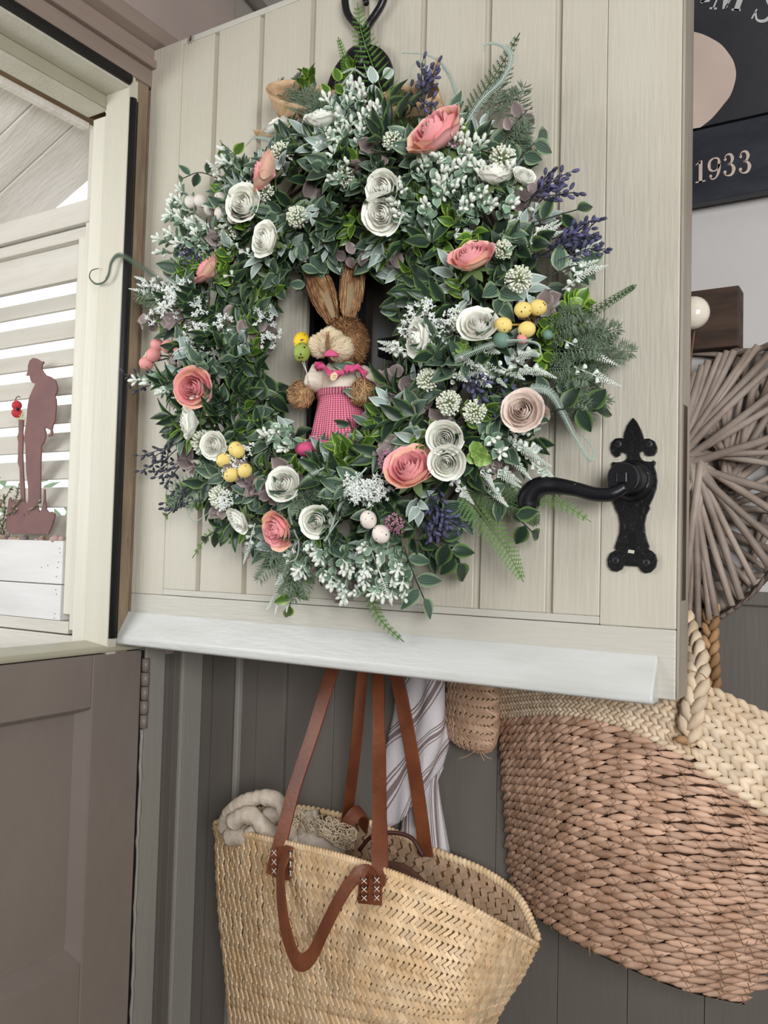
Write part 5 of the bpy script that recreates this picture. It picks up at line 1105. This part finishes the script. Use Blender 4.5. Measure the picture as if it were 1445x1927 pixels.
def braid(mb, P, n_f, wid, thk, step, openv=.62):
    """three-strand plait along path P: overlapping plump pieces slanting in alternately"""
    L_ = [0]
    for a, b in zip(P[:-1], P[1:]): L_.append(L_[-1]+(b-a).length)
    s = 0; i = 0; k = 0
    while s < L_[-1]:
        while k < len(L_)-2 and L_[k+1] < s: k += 1
        f = (s-L_[k])/max(1e-6, L_[k+1]-L_[k]); p = P[k].lerp(P[k+1], min(f, 1)); d = (P[k+1]-P[k]).normalized(); n = n_f(p, k, f); w = d.cross(n).normalized(); sg = 1 if i % 2 else -1
        mb.lobe(p+w*sg*wid*.20+n*thk*.12, d*.9+w*sg*-openv*.8+n*.10, n, wid*1.12, wid*.56, thk, 6, ((-.5, .2), (-.25, .9), (.1, 1), (.5, .3)), bend=sg*wid*.25); s += step; i += 1
mb = MB()
for j in range(6):
    v = (j+.5)/6; P = [RSt.p(i/40, v) for i in range(41)]; chs = (RSt.p(.7, v+.08)-RSt.p(.7, v-.08)).length
    for a_, b_ in ((0, 10), (10, 20), (20, 30), (30, 40)):
        um = (a_+b_)/80; w_ = (RSt.p(um, min(1, v+1/12))-RSt.p(um, max(0, v-1/12))).length*1.12
        braid(mb, P[a_:b_+1], lambda p, k, f, um=um, v=v: RSt.fr(um, v)[3], w_, .010, w_*.36)
mb.build('plaited_rim', M_JUTE, RB)
# plaited handle loops
nf = lambda p, k, f: V(-.2, -1, .05)
mb = MB(); braid(mb, spline([at(x, y, Y) for x, y, Y in ((1288,1170,.12),(1300,1205,.10),(1312,1240,.075),(1312,1290,.055),(1302,1345,.045),(1296,1392,.045))], 6), nf, .026, .013, .0085); mb.build('handle', M_JUTE, RB, label='pale plaited handle in front')
mb = MB(); braid(mb, spline([at(x, y, Y) for x, y, Y in ((1338,1150,.15),(1337,1190,.15),(1338,1240,.145),(1342,1300,.14))], 6), nf, .020, .012, .0075); mb.build('handle', M_JUTED, RB, label='darker plaited handle behind')
mb = MB(); mb.tube(spline([at(x, y, .04) for x, y in ((1284,1250),(1300,1262),(1320,1268),(1330,1278))], 4), .0007, 4); 
mb.build('tie_thread', M_JUTED, RB); mb = MB(); c = at(1283, 1392, .036); mb.ball(c, .005, 8, 6, V(1, 0, 0), 1.4); mb.tube([c, c+V(.012, -.003, -.006), c+V(.018, -.001, .002)], .0009, 4); mb.tube([c, c+V(-.01, -.003, -.004), c+V(-.016, -.001, .004)], .0009, 4); mb.build('tie_knot', M_JUTED, RB)
mb = MB()
for i in range(40):
    u = R.random(); v = R.random()*.92; p, du, dv, n = RSb.fr(u, v); mb.tube([p+n*.004, p+n*.009+rv(.006), p+n*.006+rv(.012)], .0003, 3, False)
p = RSb.p(.3, .93); mb.tube([at(1105, 1768, .07), at(1108, 1780, .06), at(1110, 1800, .06)], .0007, 4)
mb.build('loose_fibre', M_THR, RB, kind='stuff')
# ---------------------------------------------------------------- right side: sign, hook block, willow heart
R = random.Random(5)
SG = thing('sign_board', at(1445, 350, .185), 'black painted wooden sign with cream oval and the year 1933', 'sign')
M_SIGN = mat('worn_black_sign_paint', (38, 38, 42), .5, c2=(48, 48, 53), scale=8, bump=.3, bscale=60, chips=((96, 92, 90), .76, 20))
M_SIGN2 = mat('worn_navy_sign_paint', (32, 35, 44), .48, c2=(48, 50, 58), scale=10, bump=.3, bscale=60, stretch=(1, 1, 3), chips=((104, 100, 98), .72, 18))
M_CREAM = mat('aged_cream_print', (198, 178, 164), .6, c2=(186, 166, 154), scale=12, chips=((110, 92, 84), .72, 34))
M_LETT = mat('faded_white_lettering', (190, 190, 188), .6, c2=(160, 162, 160), scale=30)
SY = .168
z_s = at(1400, 222, SY).z; z_b = at(1370, 371, SY).z
board('upper_plank', (.62, SY, z_s+.001), (1.25, SY+.018, z_s+.42), M_SIGN, SG, bevel=.001)
board('lower_plank', (.62, SY, z_b), (1.25, SY+.018, z_s-.002), M_SIGN2, SG, bevel=.0015)
ov = [(1305,60),(1323,65),(1345,76),(1360,87),(1374,105),(1381,118),(1385,138),(1382,158),(1374,180),(1362,196),(1350,211),(1336,226),(1318,240),(1260,250),(1235,200),(1232,120),(1262,70)]
mb = MB(); mb.prism([q for q in spline([at(x, y, SY-.0002) for x, y in ov[:13]], 4)]+[at(x, y, SY-.0002) for x, y in ov[13:]], V(0, -.0005, 0)); mb.build('painted_oval', M_CREAM, SG, smooth=False)
def glyph(strokes, org, hx, hz, rot, m, name='lettering'):
    """strokes: list of (points, widths) in unit em; org world point of the baseline start"""
    mb = MB()
    for pts, wd in strokes:
        n = len(pts)
        if n == 1: # dot
            x, y = pts[0]; ring_ = [(x+wd[0]*cos(a*pi/6), y+wd[0]*sin(a*pi/6)) for a in range(12)]; vs = ring_
            W = []
            for x, y in vs: X = x*hx; Zz = y*hz; W.append(org+V(X*cos(rot)-Zz*sin(rot), 0, X*sin(rot)+Zz*cos(rot)))
            mb.prism(W, V(0, -.0006, 0)); continue
        P = spline([V(x, y, 0) for x, y in pts], 6) if n > 2 else [V(pts[0][0], pts[0][1], 0), V(pts[1][0], pts[1][1], 0)]
        N_ = len(P); a = []; b = []
        for i, p in enumerate(P):
            d = (P[min(i+1, N_-1)]-P[max(i-1, 0)]).normalized(); q = V(-d.y, d.x, 0); t = i/(N_-1)*(len(wd)-1); k = min(int(t), len(wd)-2) if len(wd) > 1 else 0
            w_ = (wd[k]*(1-(t-k))+wd[k+1]*(t-k))/2 if len(wd) > 1 else wd[0]/2; a.append(p+q*w_); b.append(p-q*w_)
        def W3(p, e): X = p.x*hx; Zz = p.y*hz; return org+V(X*cos(rot)-Zz*sin(rot), e, X*sin(rot)+Zz*cos(rot))
        vs = [W3(p, -.0006) for p in a]+[W3(p, -.0006) for p in b]
        mb.add(vs, [(i, i+1, N_+i+1, N_+i) for i in range(N_-1)])
    return mb.build(name, m, SG, smooth=False)
D1 = [([(.42,0),(.42,1)], [.2]), ([(.14,.03),(.70,.03)], [.06]), ([(.42,.97),(.14,.84)], [.06, .04]), ([(.30,.93),(.42,.90)], [.1])]
D9 = [([(.76,.68),(.72,.90),(.50,.98),(.27,.88),(.21,.68),(.27,.48),(.48,.38),(.68,.46),(.76,.68)], [.18,.1,.05,.12,.18,.12,.05,.08,.18]), ([(.77,.66),(.74,.34),(.60,.08),(.38,.02),(.25,.14)], [.17,.16,.08,.05,.05]), ([(.30,.17)], [.08])]
D3 = [([(.22,.80),(.34,.97),(.56,.95),(.66,.76),(.58,.57),(.38,.52)], [.05,.05,.12,.18,.1,.04]), ([(.38,.52),(.62,.48),(.74,.27),(.64,.05),(.40,.01),(.20,.14)], [.04,.1,.2,.14,.05,.05]), ([(.27,.78)], [.075]), ([(.26,.19)], [.085])]
base = [(1304,346,D1),(1327,341,D9),(1355,334,D3),(1384,329,D3)]
h_ = (at(1368, 290, SY).z-at(1368, 331, SY).z)
for x, y, g_ in base: glyph(g_, at(x, y, SY), h_*.78, h_, 0, M_CREAM, 'year_digit')
RR = [([(.0,1),(.0,0)], [.2]), ([(-.15,.03),(.15,.03)], [.06]), ([(.05,.97),(.4,.95),(.5,.75),(.38,.55),(.05,.52)], [.06,.1,.2,.1,.06]), ([(.2,.53),(.58,.03)], [.2]), ([(.44,.03),(.74,.03)], [.06])]
MM = [([(.1,.0),(.16,1)], [.06]), ([(-.03,.03),(.24,.03)], [.05]), ([(.18,1),(.52,.05)], [.2, .17]), ([(.52,.05),(.86,1)], [.05]), ([(.92,1),(.95,0)], [.2]), ([(.78,.03),(1.1,.03)], [.05])]
SS = [([(.62,.80),(.50,.96),(.28,.95),(.16,.78),(.30,.58),(.52,.44),(.64,.24),(.52,.05),(.28,.03),(.10,.20)], [.05,.05,.09,.16,.2,.2,.17,.09,.05,.05]), ([(.10,.02),(.10,.27)], [.05]), ([(.62,.72),(.62,.96)], [.05])]
hl = h_*1.75
glyph(RR, at(1292, 8, SY), hl*.8, hl, radians(-12), M_LETT, 'letter'); glyph(MM, at(1336, 18, SY), hl*.72, hl, radians(-21), M_LETT, 'letter'); glyph(SS, at(1408, 36, SY), hl*.8, hl, radians(-30), M_LETT, 'letter')
# hook block
HB = thing('hook_block', at(1345, 600, .18), 'dark weathered wood block with a cream ceramic knob on the white wall', 'hook')
M_DARKW = mat('dark_weathered_wood', (74, 56, 44), .8, c2=(44, 33, 27), scale=26, stretch=(.5, 1, 3), bump=1, bscale=40, bdist=.003)
a = at(1391, 536, .165); b = at(1393, 650, .165)
board('wood_block', (.55, .165, b.z), (a.x, .199, a.z), M_DARKW, HB, bevel=.002)
kc = at(1304, 590, .125); mb = MB(); lathe(mb, kc+V(0, .04, 0), (0, -1, 0), [(.006, 0), (.006, .022), (.012, .026), (.0195, .036), (.0205, .044), (.0175, .053), (.009, .058), (0, .059)], 24)
mb.build('ceramic_knob', mat('cream_ceramic', (226, 216, 198), .15, spec=.6, coat=.5), HB); mb = MB(); mb.ball(kc+V(-.004, -.017, 0), .005, 10, 8); mb.build('knob_screw', M_BLACKS, HB)
# willow heart
WH_ = thing('willow_heart', at(1330, 900, .16), 'large grey-brown willow twig heart hanging on the wall by the door edge', 'decoration')
M_WILL = mat('weathered_willow', (164, 150, 138), .6, c2=(128, 112, 100), scale=18, bump=.5, bscale=70, island=.2, chips=((88, 74, 64), .68, 40))
M_VINE = mat('dark_vine', (112, 98, 88), .7, c2=(76, 64, 56), scale=30, island=.25)
hc_ = at(1296, 885, .16)
M_CORD = mat('brown_cord', (120, 90, 64), .8)
MB().tube(spline([at(x, y, .14) for x, y in ((1308,612),(1303,650),(1299,690),(1301,706))], 5), .0011, 5).build('hanging_cord', M_CORD, WH_)
# outline in picture points seen to the right of the door, continued round behind it
OUT = [(1292,722),(1318,700),(1345,678),(1375,664),(1410,664),(1450,650),(1510,665),(1560,730),(1572,830),(1545,930),(1500,1010),(1455,1068),(1410,1122),(1368,1152),(1335,1172),(1300,1196),(1275,1215),(1230,1180),(1150,1100),(1080,980),(1040,850),(1060,730),(1130,660),(1210,655),(1262,700)]
OP = [at(x, y, .165) for x, y in OUT]; RING = spline(OP+[OP[0]], 5)
for k in range(4):
    ph = k*1.6; P = [p+V(cos(ph+i*.9), sin(ph+i*.9)*1.2, sin(ph+i*.9+1))*.0035 for i, p in enumerate(RING)]
    MB().tube(P, [.0022+.0010*sin(i*.3+k) for i in range(len(P))], 6).build('rim_vine', M_VINE, WH_)
nr = len(RING)-1; hub = hc_
def stick(a, b, r, back):
    d = b-a; m_ = (a+b)/2+V(R.uniform(-.003, .003), -R.uniform(.0, .006), R.uniform(-.003, .003)); P = spline([a, m_, b], 4); n_ = len(P)
    MB().tube(P, [r*(1.08-.16*i/(n_-1)+R.uniform(-.05, .05)) for i in range(n_)], 8).build('willow_stick', M_WILL, WH_)
for layer, cnt, yy in ((0, 40, .178), (1, 44, .150)):
    for i in range(cnt):
        t = (i+.5*layer+R.uniform(-.25, .25))/cnt; e_ = RING[int(t*nr) % nr]; dirn = (e_-hub); tn = V(-dirn.z, 0, dirn.x).normalized()
        sw = (.016 if layer else -.05)+R.uniform(-.010, .010); a = hub+tn*sw-dirn.normalized()*(.012 if layer else .0); a.y = yy+R.uniform(-.006, .004); b = e_.copy()-dirn.normalized()*.002; b.y = yy+.006-(.012 if layer else 0)
        stick(a, b, R.uniform(.0036, .0052), layer)
for i in range(14):
    t = R.random(); e_ = RING[int(t*nr)]; q = RING[int((t+.25)*nr) % nr]; stick(V(e_.x, .19, e_.z), V(q.x, .19, q.z), .0038, 0)
# ---------------------------------------------------------------- planter, soldier silhouette, heather
R = random.Random(8)
PB = thing('planter_box', at(60, 1090, .03), 'whitewashed two-board wooden planter box in the porch screen', 'planter')
M_WW = mat('whitewashed_board', (216, 214, 212), .6, c2=(196, 194, 192), scale=7, bump=.6, bscale=30, stretch=(.4, 1, 2.4), chips=((110, 84, 66), .765, 26))
M_RUST = mat('rusted_steel', (112, 84, 84), .75, c2=(124, 90, 84), scale=30, bump=.3, bscale=300)
zt = 1.2635; zm = (at(80, 1098, .004).z)
board('upper_board', (-.85, .002, zm+.0008), (-.170, .014, zt), M_WW, PB, bevel=.001); board('lower_board', (-.85, .002, 1.1290), (-.1705, .014, zm-.0008), M_WW, PB, bevel=.001)
board('end_board', (-.182, .014, 1.129), (-.170, .043, zt-.002), M_WW, PB, bevel=.001); board('box_base', (-.85, .014, 1.129), (-.182, .043, 1.245), M_WW, PB, bevel=0)
mb = MB()
for x, y in ((112,1032),(113,1040),(110,1058),(108,1068),(106,1085),(105,1110),(106,1118),(103,1155),(102,1163),(90,1064),(74,1166),(78,1068)): c = at(x, y, .0018); mb.ball(c, .0011, 6, 4, V(0, 1, 0), .4)
mb.build('nail_heads', mat('rusty_nail', (92, 66, 50), .8), PB)
GS = []
for i in range(120):
    x = R.uniform(-.62, -.178); c = V(x, R.uniform(.006, .040), 1.258+R.uniform(0, .009)); mb = MB(); mb.ball(c, R.uniform(.004, .008), 8, 6, rv(1), R.uniform(.6, .9)); GS.append(mb)
PM = [mat('tan_pebble', (168, 144, 122), .6, c2=(140, 116, 100), scale=50), mat('pink_pebble', (178, 152, 142), .6, c2=(150, 128, 120), scale=50), mat('grey_pebble', (120, 108, 106), .6, c2=(92, 84, 84), scale=50)]
PG = thing('pebbles', at(60, 1012, .025), 'brown and grey pebbles filling the top of the planter box', 'pebbles')
for i, mb in enumerate(GS): mb.build('pebble', PM[i % 3], PG)
SD = thing('soldier_silhouette', at(65, 1010, .02), 'flat rusted steel silhouette of a soldier with bowed head standing in the planter', 'ornament')
def plate(pts, Y, name, parent, m, th=.003):
    bm = bmesh.new(); f = bm.faces.new([bm.verts.new(at(x, y, Y)) for x, y in pts]); f.normal_update(); bmesh.ops.triangulate(bm, faces=[f], ngon_method='EAR_CLIP'); ex = bmesh.ops.extrude_face_region(bm, geom=bm.faces[:])
    for q in ex['geom']:
        if isinstance(q, bmesh.types.BMVert): q.co.y += th
    bmesh.ops.recalc_face_normals(bm, faces=bm.faces[:]); me = bpy.data.meshes.new(name); bm.to_mesh(me); bm.free(); me.materials.append(m); o = bpy.data.objects.new(name, me); return link(o, parent)
k = 5.207
body = [(320,175),(350,178),(375,192),(392,205),(422,208),(424,222),(408,240),(405,285),(425,320),(448,345),(468,350),(500,365),(540,395),(560,465),(555,500),(532,550),(545,585),(548,640),(535,790),(515,830),(505,880),(512,905),(508,935),(490,942),(468,948),(488,915),(495,885),(470,870),(450,862),(430,868),(445,900),(442,955),(425,1005),(402,1035),(395,1200),(392,1400),(390,1600),(368,1600),(366,1640),(385,1690),(400,1665),(418,1620),(425,1560),(428,1460),(436,1460),(438,1560),(446,1610),(450,1660),(478,1690),(500,1680),(536,1705),(530,1740),(500,1830),(470,1900),(100,1900),(60,1860),(64,1800),(66,1700),(84,1560),(96,1540),(120,1590),(150,1560),(190,1570),(208,1560),(240,1590),(262,1610),(275,1570),(275,1440),(258,1320),(250,1150),(248,1020),(236,990),(240,900),(258,800),(270,640),(285,560),(320,480),(345,430),(335,425),(318,420),(298,395),(288,345),(255,348),(262,325),(272,300),(272,250),(290,200)]
plate([(x/k, 640+y/k) for x, y in body], .020, 'figure_plate', SD, M_RUST)
rifle = [(182,775),(225,780),(218,900),(222,950),(216,1100),(224,1300),(236,1480),(240,1620),(205,1620),(196,1450),(190,1250),(172,1200),(178,1000),(168,950),(180,905)]
plate([(x/k, 640+y/k) for x, y in rifle], .0205, 'rifle', SD, M_RUST)
PP = thing('poppy', at(165/k, 640+680/k, .01), 'small red poppy flower on the rifle beside the rusted soldier', 'flower')
M_POP = mat('poppy_red', (186, 44, 56), .6, c2=(160, 30, 44), scale=60)
mb = MB()
for x, y, r_ in ((165,640,46),(165,712,48)): 
    c = at(x/k, 640+y/k, .012); s = r_/k*PXM*1.3; mb.ball(c, s*1.1, 14, 8, CAM-c, .3)
mb.build('petal', M_POP, PP); mb = MB(); mb.ball(at(174/k, 640+676/k, .007), .003, 10, 8); mb.build('poppy_centre', mat('poppy_black', (24, 20, 24), .6), PP)
mb = MB(); mb.tube(spline([at(150/k, 640+585/k, .012), at(165/k, 640+560/k, .012), at(182/k, 640+550/k, .012), at(196/k, 640+560/k, .012)], 4), .0010, 5); mb.build('stalk', M_RUST, PP)
mb = MB()
for i in range(26): p = at(R.uniform(190, 235)/k, 640+R.uniform(700, 790)/k, .016); mb.leaf(p, rv(1), V(0, -1, .3), .006, .003, 2, 3)
mb.build('dried_leaves', mat('dry_yellow_green', (190, 184, 130), .7), PP)
HT = thing('heather_plant', at(10, 1000, .03), 'sprigs of heather growing at the edge of the planter box', 'plant')
mb = MB(); ml = MB(); mt = MB()
for i in range(26):
    x0 = R.uniform(-70, 25); p = at(x0, 1006, .028); tip = at(x0+R.uniform(-60, 60)*1.0, R.uniform(895, 975), R.uniform(.0, .03)) if i else at(-2, 898, .015); P = spline([p, p.lerp(tip, .5)+V(.006, 0, .006), tip], 6); mt.tube(P, .0007, 4)
    for q, q2 in zip(P[:-1], P[1:]):
        for s_ in range(7): (ml if R.random() < .75 else mb).leaf(q.lerp(q2, R.random()), (q2-q).normalized()+rv(.9), V(0, -1, .2), .0065, .0022, 2, 2)
mt.build('stem', mat('heather_stem', (104, 74, 60), .8), HT); ml.build('foliage', mat('heather_green', (72, 92, 52), .6, island=.3), HT, kind='stuff'); mb.build('heather_flowers', mat('heather_pale_bloom', (206, 182, 170), .6, island=.15), HT, kind='stuff')
